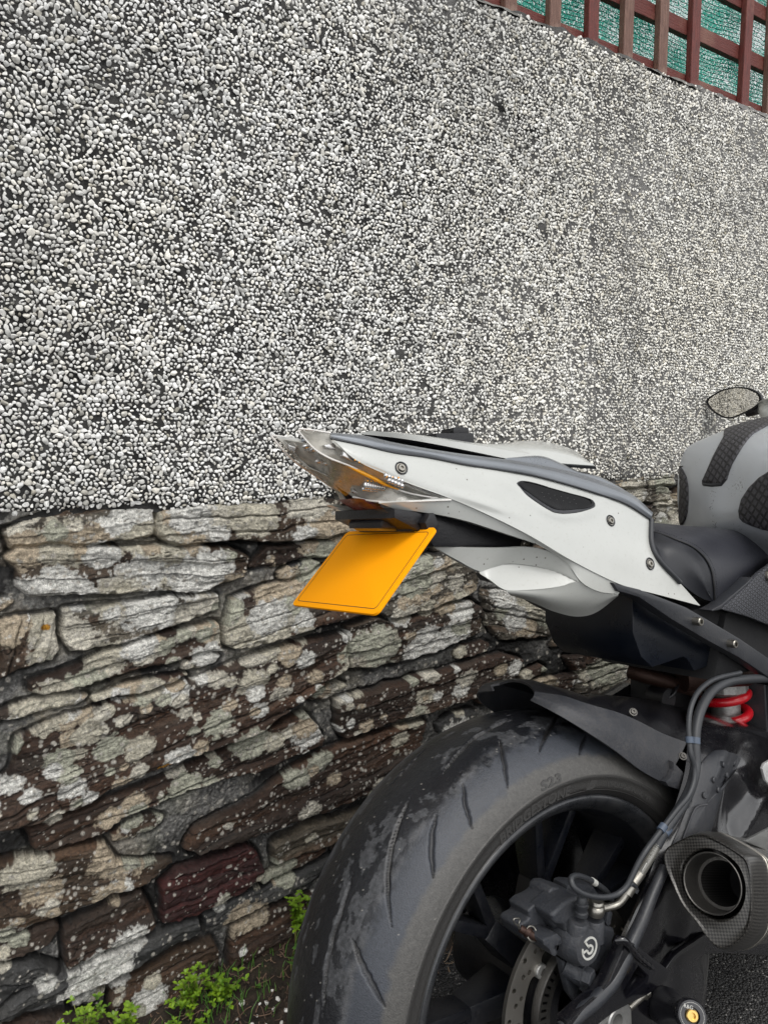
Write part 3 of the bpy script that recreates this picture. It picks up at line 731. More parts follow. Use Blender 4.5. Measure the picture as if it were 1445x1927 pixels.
# white chips fallen from the wall
M = NT('fallen_chip', Roughness=.5); M.set('Base_Color', M.ramp(M.noise(200, 3), [(.3, (.55, .53, .49)), (.7, (.78, .76, .72))])); MAT_FC = M.m
r = random.Random(9)
PEB = ['large white pebble on the soil just right of the largest weed', 'white pebble in the middle of the scatter between the weeds and the tyre', 'white pebble highest and nearest the tyre in the scatter', 'white pebble just below the middle one of the scatter',
       'white pebble touching the tyre edge, rightmost of the scatter', 'tiny pebble left of the middle one in the scatter', 'tiny pebble low on the soil left of the scatter', 'small pebble at the top of the scatter under the wall foot', 'tiny pebble below the large left one',
       'small pebble at the bottom edge of the photo, left', 'small pebble at the bottom edge of the photo beside the tyre', 'tiny pebble at the bottom edge between two small ones']
for i, (px, py, s) in enumerate(((456, 1890, 6), (502, 1886, 4.5), (523, 1880, 5), (515, 1896, 4), (540, 1897, 5.5), (489, 1889, 3), (484, 1906, 3), (513, 1868, 3.5), (446, 1912, 3), (474, 1922, 4), (530, 1918, 3.5), (500, 1921, 3))):
    p = gpt(px, py, .012)
    V = ico2*np.array([s, s*.8, s*.6])*.001*(1+np.random.default_rng(i).uniform(-.15, .15, (42, 1)))
    o = link('white_pebble', np_mesh('white_pebble', V, icf2), MAT_FC, smooth=50)
    o.location = (p.x, p.y, max(soil_z(p.x, p.y), 0)+s*.0004); o.rotation_euler = (r.uniform(-.3, .3), r.uniform(-.3, .3), r.uniform(0, 3))
    tag(o, PEB[i], 'pebble', 'white pebbles on the soil by the tyre')
# ================================================================== THE MOTORCYCLE
# bike space: x forward from the rear axle, y to the rider's left, z up from the tyre's contact, the whole leaning on its stand
PHI, PSI = rad(6.645), rad(1.027)
bX = Vector((math.cos(PSI), math.sin(PSI), 0)); _y0 = Vector((-math.sin(PSI), math.cos(PSI), 0)); _z0 = Vector((0, 0, 1))
bY = math.cos(PHI)*_y0-math.sin(PHI)*_z0; bZ = math.sin(PHI)*_y0+math.cos(PHI)*_z0
bG = Vector((.63889, .60988, 0))
BM = Matrix((bX, bY, bZ)).transposed().to_4x4(); BM.translation = bG
BMI = BM.inverted()
RT = .318
AX = Vector((0, 0, RT))
bike = tag(empty('motorcycle', BM), 'white and silver grey sports motorcycle with a blank yellow plate, parked along the wall', 'motorcycle')
def B(px, py, y):
    return BMI @ on_plane(px, py, bG+bY*y, bY)
def P3(p):
    """(px, py, depth) or a ready Vector"""
    return p if isinstance(p, Vector) else B(*p)
def part(name, me, mat, parent=None, smooth=35):
    o = bpy.data.objects.new(name, me); COL.objects.link(o)
    for m in (mat if isinstance(mat, (list, tuple)) else [mat]): me.materials.append(m)
    o.parent = parent or bike
    if smooth is not None:
        me.shade_smooth()
        if smooth < 180: me.set_sharp_from_angle(angle=rad(smooth))
    return o
def bm_done(bm, name):
    bmesh.ops.recalc_face_normals(bm, faces=bm.faces[:])
    me = bpy.data.meshes.new(name); bm.to_mesh(me); bm.free(); return me
def spline(pts, n, closed=False):
    """Catmull-Rom through the points, n samples evenly by length"""
    pts = [np.array(p, float) for p in pts]; m = len(pts); out = []
    seg = m if closed else m-1
    for i in range(seg):
        p1, p2 = pts[i], pts[(i+1) % m]
        p0 = pts[(i-1) % m] if closed or i > 0 else 2*p1-p2
        p3 = pts[(i+2) % m] if closed or i < m-2 else 2*p2-p1
        for t in np.linspace(0, 1, 13)[:-1]:
            a = math.sqrt(max(np.linalg.norm(p1-p0), 1e-6)); b = math.sqrt(max(np.linalg.norm(p2-p1), 1e-6)); c = math.sqrt(max(np.linalg.norm(p3-p2), 1e-6))
            m1 = (p2-p1)+b*((p1-p0)/a-(p2-p0)/(a+b)); m2 = (p2-p1)+b*((p3-p2)/c-(p3-p1)/(b+c))
            out.append((2*t**3-3*t*t+1)*p1+(t**3-2*t*t+t)*m1+(3*t*t-2*t**3)*p2+(t**3-t*t)*m2)
    out.append(pts[0] if closed else pts[-1]); out = np.array(out)
    d = np.concatenate([[0], np.cumsum(np.linalg.norm(np.diff(out, axis=0), axis=1))])
    s = np.linspace(0, d[-1], n+1)[:-1] if closed else np.linspace(0, d[-1], n)
    return np.stack([np.interp(s, d, out[:, k]) for k in range(3)], 1)
def linear(pts, n):
    out = np.array([np.array(p, float) for p in pts]); d = np.concatenate([[0], np.cumsum(np.linalg.norm(np.diff(out, axis=0), axis=1))])
    s = np.linspace(0, d[-1], n); return np.stack([np.interp(s, d, out[:, k]) for k in range(3)], 1)
def loft_grid(rows, nu=40, nv=16, lin=False, closed=False):
    R = [(spline([P3(p) for p in r], nu, closed) if not lin else linear([P3(p) for p in r], nu)) for r in rows]
    R = np.array(R)                                          # rows x nu x 3
    if len(R) == 2: t = np.linspace(0, 1, nv)[:, None, None]; return R[0]*(1-t)+R[1]*t
    cols = [spline(R[:, j], nv) for j in range(nu)]
    # even-by-length would wander between columns; use shared parameter instead
    m = len(R); out = []
    for k in range(nv):
        f = k/(nv-1)*(m-1); i = min(int(f), m-2); t = f-i
        p1, p2 = R[i], R[i+1]; p0 = R[i-1] if i > 0 else 2*p1-p2; p3 = R[i+2] if i < m-2 else 2*p2-p1
        out.append(.5*((2*p1)+(p2-p0)*t+(2*p0-5*p1+4*p2-p3)*t*t+(3*p1-p0-3*p2+p3)*t**3))
    return np.array(out)
def shell(bm, t):
    bm.normal_update(); bm.verts.index_update()
    vs = list(bm.verts); fs = list(bm.faces); be = [e for e in bm.edges if len(e.link_faces) == 1]
    nv_ = {v: bm.verts.new(v.co-v.normal*t) for v in vs}
    pairs = []
    for e in be:
        f = e.link_faces[0]; l = [l for l in e.link_loops][0]; pairs.append((l.vert, l.link_loop_next.vert))
    for f in fs:
        try: bm.faces.new([nv_[v] for v in reversed(f.verts)])
        except ValueError: pass
    for a, b in pairs:
        try: bm.faces.new([b, a, nv_[a], nv_[b]])
        except ValueError: pass
def K(y):
    return y if abs(y) < .045 else math.copysign(.045+(abs(y)-.045)*.70, y)
def KR(row): return [(p[0], p[1], K(p[2])) for p in row]
def sheet_mesh(name, grids, thick=0.0, closed=False, mirror=False, bev=0):
    Vs, Fs, n0 = [], [], 0
    for G_ in grids:
        a, b = G_.shape[:2]
        for s in ((1, -1) if mirror else (1,)):
            V = G_.reshape(-1, 3)*np.array([1, s, 1]); F = grid_faces(a, b, wrap_v=closed)
            if s < 0: F = F[:, ::-1]
            Vs.append(V); Fs.append(F+n0); n0 += len(V)
    me = np_mesh(name, np.concatenate(Vs), np.concatenate(Fs)); me.validate()
    bm = bmesh.new(); bm.from_mesh(me); bpy.data.meshes.remove(me)
    bmesh.ops.remove_doubles(bm, verts=bm.verts[:], dist=.0004)
    if thick:
        bmesh.ops.recalc_face_normals(bm, faces=bm.faces[:])
        # make sure the face seen from outside is the outer one
        s = sum((f.normal.dot(Vector((0, f.calc_center_median().y, .25)))*f.calc_area() for f in bm.faces))
        if s < 0: bmesh.ops.reverse_faces(bm, faces=bm.faces[:])
        shell(bm, thick)
        me = bpy.data.meshes.new(name); bm.to_mesh(me); bm.free(); return me
    return bm_done(bm, name)
def extrude_poly(pts, y0, y1, bevel=.002, holes=(), name='p', seg=2, bm=None, rnd=0):
    """flat outline (x,z) pushed from y0 to y1 with bevelled edges"""
    own = bm is None
    b2 = bmesh.new()
    loops = [pts]+list(holes); es = []
    for lp in loops:
        vs = [b2.verts.new((x, y0, z)) for x, z in lp]
        es += [b2.edges.new((vs[i], vs[(i+1) % len(vs)])) for i in range(len(vs))]
    bmesh.ops.triangle_fill(b2, use_beauty=True, use_dissolve=True, edges=es)
    r_ = bmesh.ops.extrude_face_region(b2, geom=b2.faces[:])
    for v in [g for g in r_['geom'] if isinstance(g, bmesh.types.BMVert)]: v.co.y = y1
    bmesh.ops.recalc_face_normals(b2, faces=b2.faces[:])
    if bevel:
        e_ = [e for e in b2.edges if len(e.link_faces) == 2 and e.calc_face_angle(0) > rad(38) and abs(e.verts[0].co.y-e.verts[1].co.y) < 1e-6]
        e2 = [e for e in b2.edges if len(e.link_faces) == 2 and e.calc_face_angle(0) > rad(38) and abs(e.verts[0].co.y-e.verts[1].co.y) > 1e-6] if rnd else []
        bmesh.ops.bevel(b2, geom=e_+e2, offset=bevel, segments=seg, affect='EDGES', profile=.6, clamp_overlap=True)
    me = bpy.data.meshes.new(name); b2.to_mesh(me); b2.free()
    if own: return me
    bm.from_mesh(me); bpy.data.meshes.remove(me)
def pxpoly(pts, y): return [((q := B(a, b, y)).x, q.z) for a, b in pts]
def join_meshes(name, mes):
    bm = bmesh.new()
    for m in mes: bm.from_mesh(m); bpy.data.meshes.remove(m)
    me = bpy.data.meshes.new(name); bm.to_mesh(me); bm.free(); return me
def frame_for(d, up=Vector((0, 0, 1))):
    d = d.normalized(); s = up.cross(d)
    if s.length < 1e-4: s = Vector((1, 0, 0)).cross(d)
    s.normalize(); return s, d.cross(s)
def tube_grid(pts, r, n=80, seg=12):
    C_ = spline([P3(p) for p in pts], n); T_ = np.gradient(C_, axis=0); out = []
    s = None
    for i in range(n):
        d = Vector(T_[i]).normalized()
        if s is None: s, u_ = frame_for(d)
        s = (s-d*s.dot(d)).normalized(); u_ = d.cross(s)
        rr = r(i/(n-1)) if callable(r) else r
        out.append([np.array(C_[i])+rr*(math.cos(a)*np.array(s)+math.sin(a)*np.array(u_)) for a in np.linspace(0, 2*math.pi, seg, endpoint=False)])
    return np.array(out)
def tube(name, pts, r, n=80, seg=12, caps=True):
    G_ = tube_grid(pts, r, n, seg); V = G_.reshape(-1, 3); F = grid_faces(n, seg, wrap_v=True)
    me = np_mesh(name, V, F)
    if caps:
        bm = bmesh.new(); bm.from_mesh(me); bpy.data.meshes.remove(me)
        bmesh.ops.holes_fill(bm, edges=[e for e in bm.edges if e.is_boundary], sides=seg+1)
        me = bm_done(bm, name)
    return me
def lathe(name, prof, c, ax, seg=64, start=None, bm=None, cap=False):
    """prof: (distance along the axis, radius)"""
    ax = Vector(ax).normalized(); s, u_ = frame_for(ax) if abs(ax.z) < .9 else frame_for(ax, Vector((0, 1, 0)))
    c = Vector(c); G_ = []
    for (h, r) in prof:
        G_.append([tuple(c+ax*h+(s*math.cos(a)+u_*math.sin(a))*max(r, 1e-5)) for a in np.linspace(0, 2*math.pi, seg, endpoint=False)])
    G_ = np.array(G_); me = np_mesh(name, G_.reshape(-1, 3), grid_faces(len(prof), seg, wrap_v=True))
    b2 = bmesh.new(); b2.from_mesh(me); bpy.data.meshes.remove(me)
    bmesh.ops.remove_doubles(b2, verts=b2.verts[:], dist=2e-5)
    return bm_done(b2, name)

# ---- materials of the bike
def paint(name, col, rough, metal=0.0, coat=0.0, dirt=0.0, dirtc=(.10, .085, .06), flake=0.0, bumpy=0.0, var=.15, sc=14, crough=.08):
    M = NT(name, Roughness=rough, Metallic=metal)
    c = tuple(col)
    n1 = M.noise(sc, 5, .6); n2 = M.noise(sc*22, 4, .65)
    o = M.mix(1.0, c, M.ramp(n1, [(.3, 1-var), (.7, 1+var)]), 'MULTIPLY')
    if dirt: o = M.mix(M.math('MULTIPLY', M.ramp(M.math('MULTIPLY', n1, n2), [(.2, 0.), (.42, 1.)]), dirt), o, dirtc)
    M.set('Base_Color', o)
    M.set('Roughness', M.ramp(M.math('ADD', M.math('MULTIPLY', n1, .6), M.math('MULTIPLY', n2, .4)), [(.35, max(.03, rough-.10)), (.65, min(1, rough+.12))]))
    if coat: M.set('Coat_Weight', coat); M.set('Coat_Roughness', crough)
    if bumpy: M.bump(n2, bumpy, .7)
    return M.m
M = NT('white_paint', Roughness=.3)
n1 = M.noise(10, 5, .6); n2 = M.noise(260, 3, .6); n3 = M.voro(95, out='Distance', rnd=1.0)
geo = M.n.new('ShaderNodeTexCoord'); so_ = M.sep(geo.outputs['Object'])
o = M.mix(1.0, (.455, .465, .445), M.ramp(n1, [(.3, .93), (.7, 1.04)]), 'MULTIPLY')
low = M.math('MULTIPLY', M.ramp(M.math('ADD', so_[2], M.math('MULTIPLY', n1, .06)), [(.80, 1.), (.90, 0.)]), .12)   # road dust thrown up on the underside
o = M.mix(low, o, (.30, .27, .20))
fleck = M.math('MULTIPLY', M.math('LESS_THAN', n3, .10), M.math('GREATER_THAN', M.noise(21, 2), .57))
o = M.mix(M.math('MULTIPLY', fleck, .8), o, (.06, .05, .035))
o = M.mix(M.ramp(n2, [(.60, 0.), (.72, .16)]), o, (.22, .19, .14))
M.set('Base_Color', o); M.set('Coat_Weight', .8); M.set('Coat_Roughness', .08); M.set('Roughness', M.ramp(n2, [(.4, .28), (.7, .5)]))
WHITE = M.m
SILVER = paint('silver_grey_paint', (.56, .59, .63), .33, .6, .35, var=.04, crough=.2)
STRIP = paint('slate_grey_paint', (.20, .215, .235), .35, .55, .5, var=.08)
BLACKP = paint('black_plastic', (.004, .004, .006), .42, 0, 0, .06, (.10, .09, .08), bumpy=.0006)
BOXP = paint('dark_box_plastic', (.003, .005, .010), .34, 0, 0, .06, (.07, .07, .07), bumpy=.0002)
SATIN = paint('satin_grey_black', (.018, .020, .025), .48, 0, .1, .12, (.16, .14, .12), bumpy=.0005)
GUARD = paint('dusty_guard_plastic', (.026, .028, .034), .55, 0, 0, .25, (.14, .125, .11), bumpy=.0008)
GLOSSB = paint('black_gloss_arm', (.004, .004, .006), .22, 0, .8, .10, (.10, .09, .08), bumpy=.0001, crough=.12)
CALI = paint('cast_grey_coat', (.028, .031, .038), .52, .15, 0, .22, (.12, .11, .10), bumpy=.0014)
RIMB = paint('black_wheel_paint', (.003, .004, .007), .34, 0, .0, .12, (.10, .09, .08), bumpy=.0005, crough=.25)
RUBB = paint('black_hose_rubber', (.025, .027, .031), .45, 0, 0, .1, (.1, .1, .1))
CLIPP = paint('blue_grey_clip', (.06, .08, .115), .5)
STEEL = paint('bright_steel', (.34, .325, .29), .34, 1.0, 0, .25, (.12, .10, .08), bumpy=.0004)
ALU = paint('cast_aluminium', (.38, .38, .37), .45, .85, 0, .35, (.12, .11, .10), bumpy=.0008)
DARKST = paint('dull_steel', (.10, .096, .09), .45, .9, 0, .3, (.05, .045, .04), bumpy=.0006)
RUST = paint('heat_brown_steel', (.040, .020, .014), .5, .6, 0, .4, (.03, .02, .02), bumpy=.001)
REDM = paint('red_spring_coat', (.50, .004, .012), .30, 0, .5)
TITAN = paint('brushed_titanium', (.36, .35, .33), .30, 1.0, 0, .15, (.10, .09, .08))
GOLD = paint('gold_bolt', (.62, .42, .14), .3, 1.0)
CAV = paint('unlit_black_metal', (.006, .006, .007), .7)
LEATH = paint('black_seat_vinyl', (.020, .021, .028), .46, 0, 0, 0, bumpy=.0004, var=.08)
# tank pad and frame guard: moulded rubber with a raised lattice
def lattice(name, col, sc, ang, rough=.5, depth=.002, w=.16, third=False):
    M = NT(name, Roughness=rough)
    t = M.n.new('ShaderNodeTexCoord'); hgt = None
    fs = []
    for a in ang:
        mp = M.n.new('ShaderNodeMapping'); M.l.new(t.outputs['UV'], mp.inputs[0]); mp.inputs['Rotation'].default_value = (0, 0, rad(a)); mp.inputs['Scale'].default_value = (sc,)*3
        x = M.sep(mp.outputs[0])[0]; f = M.math('ABSOLUTE', M.math('SUBTRACT', M.math('FRACT', x), .5))
        fs.append(M.ramp(f, [(max(0, .5-w-.06), 1.), (.5-w, 0.)]))
    hgt = fs[0]
    for f in fs[1:]: hgt = M.math('MINIMUM', hgt, f)
    M.set('Base_Color', M.mix(hgt, tuple(x*.30 for x in col), col)); M.bump(hgt, depth, 1.0); return M.m
PAD = lattice('tank_pad_rubber', (.050, .048, .054), 118, (32, -32), .5, .0022, .13)
PADS = lattice('tank_pad_small_cells', (.045, .043, .048), 150, (32, -32), .5, .002, .15)
TEX = lattice('textured_side_guard', (.060, .062, .072), 170, (0, 60, -60), .5, .0008, .07)
M = NT('carbon_weave', Roughness=.32)
cuv = M.co('UV'); mp = M.n.new('ShaderNodeMapping'); M.l.new(cuv, mp.inputs[0]); mp.inputs['Rotation'].default_value = (0, 0, rad(45)); mp.inputs['Scale'].default_value = (420,)*3
ck = M.n.new('ShaderNodeTexChecker'); M.l.new(mp.outputs[0], ck.inputs[0]); ck.inputs['Scale'].default_value = 1
M.set('Base_Color', M.mix(ck.outputs[1], (.012, .011, .010), (.058, .055, .050))); M.set('Metallic', .3)
M.set('Coat_Weight', .25); M.set('Coat_Roughness', .3); CARB = M.m
M = NT('clear_lens', Roughness=.03, Base_Color=(.95, .93, .9)); M.set('Specular_IOR_Level', .8)
tr = M.n.new('ShaderNodeBsdfTransparent'); tr.inputs[0].default_value = (.97, .95, .92, 1); mxs = M.n.new('ShaderNodeMixShader')
gl = M.n.new('ShaderNodeBsdfGlossy'); gl.inputs['Roughness'].default_value = .12
lw = M.n.new('ShaderNodeLayerWeight'); lw.inputs[0].default_value = .35
M.l.new(M.math('ADD', M.math('MULTIPLY', lw.outputs['Fresnel'], .16), .02), mxs.inputs[0]); M.l.new(tr.outputs[0], mxs.inputs[1]); M.l.new(gl.outputs[0], mxs.inputs[2]); M.l.new(mxs.outputs[0], M.n['Material Output'].inputs[0])
LENS = M.m
REFL = paint('tinted_reflector', (.36, .36, .34), .30, .15, .3, var=.35, sc=50)
CHROME = paint('chrome', (.6, .6, .6), .22, .8)
AMBER = paint('amber_strip', (.85, .36, .005), .3, 0, .4)
SMOKE = paint('smoked_lens', (.001, .001, .0015), .2, 0, 0); SMOKE.node_tree.nodes['Principled BSDF'].inputs['Specular IOR Level'].default_value = .22
M = NT('mirror_glass', Roughness=.02, Metallic=1.0, Base_Color=(.62, .60, .56)); MIRR = M.m
M = NT('yellow_plate', Roughness=.8, Base_Color=(.95, .355, .0)); M.set('Specular_IOR_Level', .15); PLATE = M.m
M = NT('plate_line', Roughness=.5, Base_Color=(.10, .05, .01)); LINE = M.m
M = NT('white_print', Roughness=.5, Base_Color=(.48, .48, .45)); PRINT = M.m

# ---- rear wheel
# tyre: round crown, soft shoulders, short sidewalls; the grooves are cut into the mesh
def tyre_profile(n):
    a = np.linspace(-rad(78), rad(78), n)
    pr = [(.0970*math.sin(x), RT-.073*(1-math.cos(x))) for x in a]
    side = [(.0958, .2605), (.0962, .2575), (.0948, .2530), (.0945, .2440), (.0905, .2385), (.0850, .2340), (.0800, .2330)]
    L_ = [(-y, r) for y, r in side[::-1]]; R_ = side
    def dens(p, k):
        out = []
        for i in range(len(p)-1): out += [tuple(np.array(p[i])*(1-t)+np.array(p[i+1])*t) for t in np.linspace(0, 1, k, endpoint=False)]
        return out+[p[-1]]
    return np.array(dens(L_, 3)+pr+dens(R_, 3))
prf = tyre_profile(170); NTH = 1500
th = np.linspace(0, 2*np.pi, NTH, endpoint=False)
TY = np.zeros((NTH, len(prf), 3)); TY[..., 0] = np.cos(th)[:, None]*prf[:, 1]; TY[..., 1] = prf[:, 0]; TY[..., 2] = RT+np.sin(th)[:, None]*prf[:, 1]
dpr = np.gradient(prf, axis=0); nrm = np.stack([-dpr[:, 1], dpr[:, 0]], 1); nrm /= np.linalg.norm(nrm, axis=1, keepdims=True)
if nrm[len(prf)//2, 1] < 0: nrm = -nrm
NR = np.zeros_like(TY); NR[..., 0] = np.cos(th)[:, None]*nrm[:, 1]; NR[..., 1] = nrm[:, 0]; NR[..., 2] = np.sin(th)[:, None]*nrm[:, 1]
camL = np.array(BMI @ CAM); fL, rL, uL = (np.array(BM.to_3x3().transposed() @ v) for v in (fwd, rgt, upv))
def project(V):
    d = V-camL; z = d@fL; return PW/2+FPX*(d@rL)/z, PH/2-FPX*(d@uL)/z
TX, TYp = project(TY.reshape(-1, 3)); facing = ((camL-TY.reshape(-1, 3))*NR.reshape(-1, 3)).sum(1) > 0
def on_tyre(px, py):
    d = (TX-px)**2+(TYp-py)**2; d[~facing] = 1e9; return TY.reshape(-1, 3)[np.argmin(d)]
z5 = lambda pts: [(520+a/2.98, 1280+b/2.98) for a, b in pts]
grooves = [(z5([(935, 525), (1000, 430), (1100, 330), (1200, 270), (1320, 212)]), 1.0), (z5([(645, 1380), (628, 1250), (622, 1080), (652, 900), (700, 760), (748, 665)]), 1.05),
           (z5([(1252, 345), (1275, 450), (1298, 600)]), 1), (z5([(1045, 580), (1060, 700), (1098, 830)]), .9), (z5([(897, 755), (872, 850), (870, 980), (882, 1110)]), 1.2),
           (z5([(606, 1830), (540, 1710), (470, 1580), (428, 1455)]), 1.25), (z5([(262, 1880), (272, 1650), (312, 1450), (372, 1260), (432, 1080)]), 1.0),
           (z5([(640, 590), (720, 500), (830, 390)]), .7), ([(1050, 1345), (1030, 1375), (1012, 1417)], 1.1), ([(1102, 1382), (1095, 1400), (1090, 1421)], .9)]
TV = TY.reshape(-1, 3); cut = np.zeros(len(TV))
for pts, wd in grooves:
    Pg = linear([on_tyre(*p) for p in np.array([linear([(a, b, 0) for a, b in pts], 14)])[0][:, :2]], 60)
    mn, mx = Pg.min(0)-.02, Pg.max(0)+.02
    idx = np.where(np.all((TV > mn) & (TV < mx), axis=1))[0]
    q = TV[idx]; best = np.full(len(q), 9.); tt = np.zeros(len(q))
    for k, p in enumerate(Pg):
        d = np.linalg.norm(q-p, axis=1); m = d < best; best[m] = d[m]; tt[m] = k/59
    w = .0031*wd*np.clip(np.sin(np.pi*np.clip(tt, .02, .98))**.55, .25, 1)
    cut[idx] = np.maximum(cut[idx], sstep(1.0, .45, best/w))
THg, Sg = np.meshgrid(th, np.arange(len(prf)), indexing='ij')
yy = np.broadcast_to(prf[:, 0], THg.shape); rrp = np.broadcast_to(prf[:, 1], THg.shape)
arc = np.sign(yy)*np.abs(np.arcsin(np.clip(yy/.0970, -1, 1)))*.09
tc, ts = np.cos(THg)*.3, np.sin(THg)*.3
def tn(s, sd, o=4): return fbm((THg*.318+5)*s, (arc+1)*s, sd, o)
mott = .5+.5*tn(70, 101, 4); mott2 = .5+.5*tn(300, 105, 3); broad = .5+.5*tn(11, 108, 4)
ccol = np.array([.034, .038, .047])*(0.80+.45*broad[..., None]); ccol = ccol*(0.85+.3*mott2[..., None])
cen = sstep(.064, .040, np.abs(arc+.002)+.016*(mott-.5)*2+.006*(mott2-.5))          # damp scuffed crown
dark = sstep(.40, .50, .5*(.5+.5*fbm((THg*.318+5)*45, (arc+1)*95, 131, 4))+.3*broad+.2*mott+.10*np.exp(-((arc-.012)/.022)**2))
ccr = np.where((dark > .5)[..., None], np.array([.004, .004, .005]), np.array([.042, .043, .046])*(.3+1.4*mott2[..., None]))
ccol = ccol*(1-cen[..., None]*.85)+ccr*cen[..., None]*.85
ring = sstep(.010, 0, np.abs(np.abs(arc)-.052+.012*(broad-.5)))*sstep(.4, .7, mott)
ccol += ring[..., None]*np.array([.035, .033, .030])
edge_ = sstep(.0915, .1005, np.abs(arc)+.010*(mott-.5)+.006*(broad-.5)*2)*(rrp > .2600)                 # road dust at the shoulder
ccol = ccol*(1-edge_[..., None]*.9)+np.array([.070, .067, .062])*(.7+.5*mott2[..., None])*edge_[..., None]*.9
side_ = rrp <= .2600
ccol = np.where(side_[..., None], np.array([.026, .025, .024])*(.85+.3*broad[..., None]), ccol)
speck = (mott2*.4+.6*(.5+.5*tn(1100, 111, 2)) > .84-.03*cen)
ccol = np.where(speck[..., None] & ~side_[..., None], np.array([.22, .21, .19]), ccol)
cutg = cut.reshape(THg.shape)
ccol = ccol*(1-.45*cutg[..., None])+np.array([.016, .013, .010])*.45*cutg[..., None]
disp = -.0048*cut+.00030*(mott2.ravel()-.5)*(cen.ravel()*1.6+.3)
TV2 = TV+NR.reshape(-1, 3)*disp[:, None]
# two fine mould ridges on the sidewall
me = np_mesh('tyre', TV2, grid_faces(NTH, len(prf), wrap_u=True))
vcol(me, 'Col', np.clip(ccol, 0, 1).reshape(-1, 3)); vfloat(me, 'wet', (cen*dark).ravel())
M = NT('worn_tyre_rubber', Roughness=.6); n1 = M.noise(600, 3, .6)
M.set('Base_Color', M.mix(1.0, M.attr('Col'), M.ramp(n1, [(.3, .75), (.7, 1.25)]), 'MULTIPLY'))
M.set('Roughness', M.mix(M.attr('wet', 'Fac'), M.ramp(n1, [(.3, .42), (.7, .58)]), .30)); M.bump(n1, .0007, .7)
TYREM = M.m
M = NT('sidewall_rubber', Roughness=.5, Base_Color=(.034, .033, .032)); SIDEM = M.m
wheel_ax = AX
rim_prof = [(-.0800, .2315), (-.0838, .2330), (-.0862, .2315), (-.0868, .2285), (-.0850, .2250), (-.0800, .2190), (-.0740, .2145), (-.0640, .2085), (-.0450, .2020), (-.0200, .1990),
            (.0200, .1990), (.0450, .2020), (.0640, .2085), (.0740, .2145), (.0800, .2190), (.0850, .2250), (.0868, .2285), (.0862, .2315), (.0838, .2330), (.0800, .2315), (.0500, .2150), (0, .2080), (-.05, .2150), (-.0800, .2315)]
wheel = part('rear_wheel', lathe('rear_wheel', rim_prof, AX, (0, 1, 0), 220), RIMB, smooth=40)
LIPM = paint('lit_polished_lip', (.030, .032, .036), .30, .3, .2, .3, (.12, .115, .11), sc=40)  # polished lip; its lit band is put into a lighter colour than the wheel
for s_y in (1, -1): part('rim_lip', lathe('rim_lip', [(s_y*y, r) for y, r in [(-.0842, .2334), (-.0868, .2318), (-.0874, .2285), (-.0855, .2246), (-.0805, .2186), (-.0745, .2140), (-.0700, .2115)]], AX, (0, 1, 0), 220), LIPM, wheel, 60)
tyre_o = part('tyre', me, TYREM, wheel, 180)
# raised writing and mould lines on the sidewall
def text_mesh(body, size, extrude=.0006, offset=0.0, align='LEFT', shear=0):
    cu_ = bpy.data.curves.new('lettering', 'FONT'); cu_.body = body; cu_.size = size; cu_.extrude = extrude; cu_.offset = offset; cu_.align_x = align; cu_.shear = shear; cu_.resolution_u = 3
    o = bpy.data.objects.new('lettering', cu_); COL.objects.link(o); bpy.context.view_layer.update()
    me = bpy.data.meshes.new_from_object(o.evaluated_get(bpy.context.evaluated_depsgraph_get()))
    bpy.data.objects.remove(o); bpy.data.curves.remove(cu_); return me
def bend_text(body, size, th0, th1, r0, y, tilt=0.0, offset=0.0, shear=.0, ex=.0005):
    me = text_mesh(body, size, ex, offset, shear=shear)
    xs = [v.co.x for v in me.vertices]; w = max(xs)-min(xs); x0 = min(xs)
    for v in me.vertices:
        f = (v.co.x-x0)/w; t = rad(th0+(th1-th0)*f); r = r0+v.co.y
        v.co = Vector((r*math.cos(t), y-v.co.z+tilt*(v.co.y), RT+r*math.sin(t)))
    return me
def th_of(px, py, y):
    q = B(px, py, y); return math.degrees(math.atan2(q.z-RT, q.x)), math.hypot(q.x, q.z-RT)
t0, t1 = th_of(938, 1584, -.093)[0], th_of(1072, 1484, -.093)[0]
t2, t3 = th_of(1140, 1474, -.093)[0], th_of(1224, 1512, -.093)[0]
txt = [bend_text('BRIDGESTONE', .0155, t0, t1, .2425, -.0946, 0, .0004, .25), bend_text('190/55ZR17M/C', .0085, t2, t3, .2455, -.0946, 0, .0001)]
t4, t5 = th_of(1012, 1478, -.09)[0], th_of(1052, 1454, -.09)[0]
s23 = bend_text('S23', .0125, t4, t5, .262, 0, 0, .0003, .2, .0004)
for v in s23.vertices:                                          # lies on the shoulder of the tread
    r = math.hypot(v.co.x, v.co.z-RT); k = v.co.y
    a_ = math.acos(max(-1, min(1, 1-(RT-r)/.073))); v.co.y = -.0970*math.sin(a_)-.0003+k*1.0
txt.append(s23)
# stylised B emblem between the two
eb = bend_text('B', .013, th_of(1100, 1476, -.093)[0], th_of(1120, 1472, -.093)[0], .2435, -.0946, 0, .0008, .5)
txt.append(eb)
for rr in (.2582, .2412):
    txt.append(lathe('r', [(-.0006, rr-.0005), (-.0013, rr), (-.0006, rr+.0005)], AX+Vector((0, -.0944 if rr > .25 else -.0921, 0)), (0, 1, 0), 260))
part('sidewall_lettering', join_meshes('sidewall_lettering', txt), SIDEM, wheel, 30)
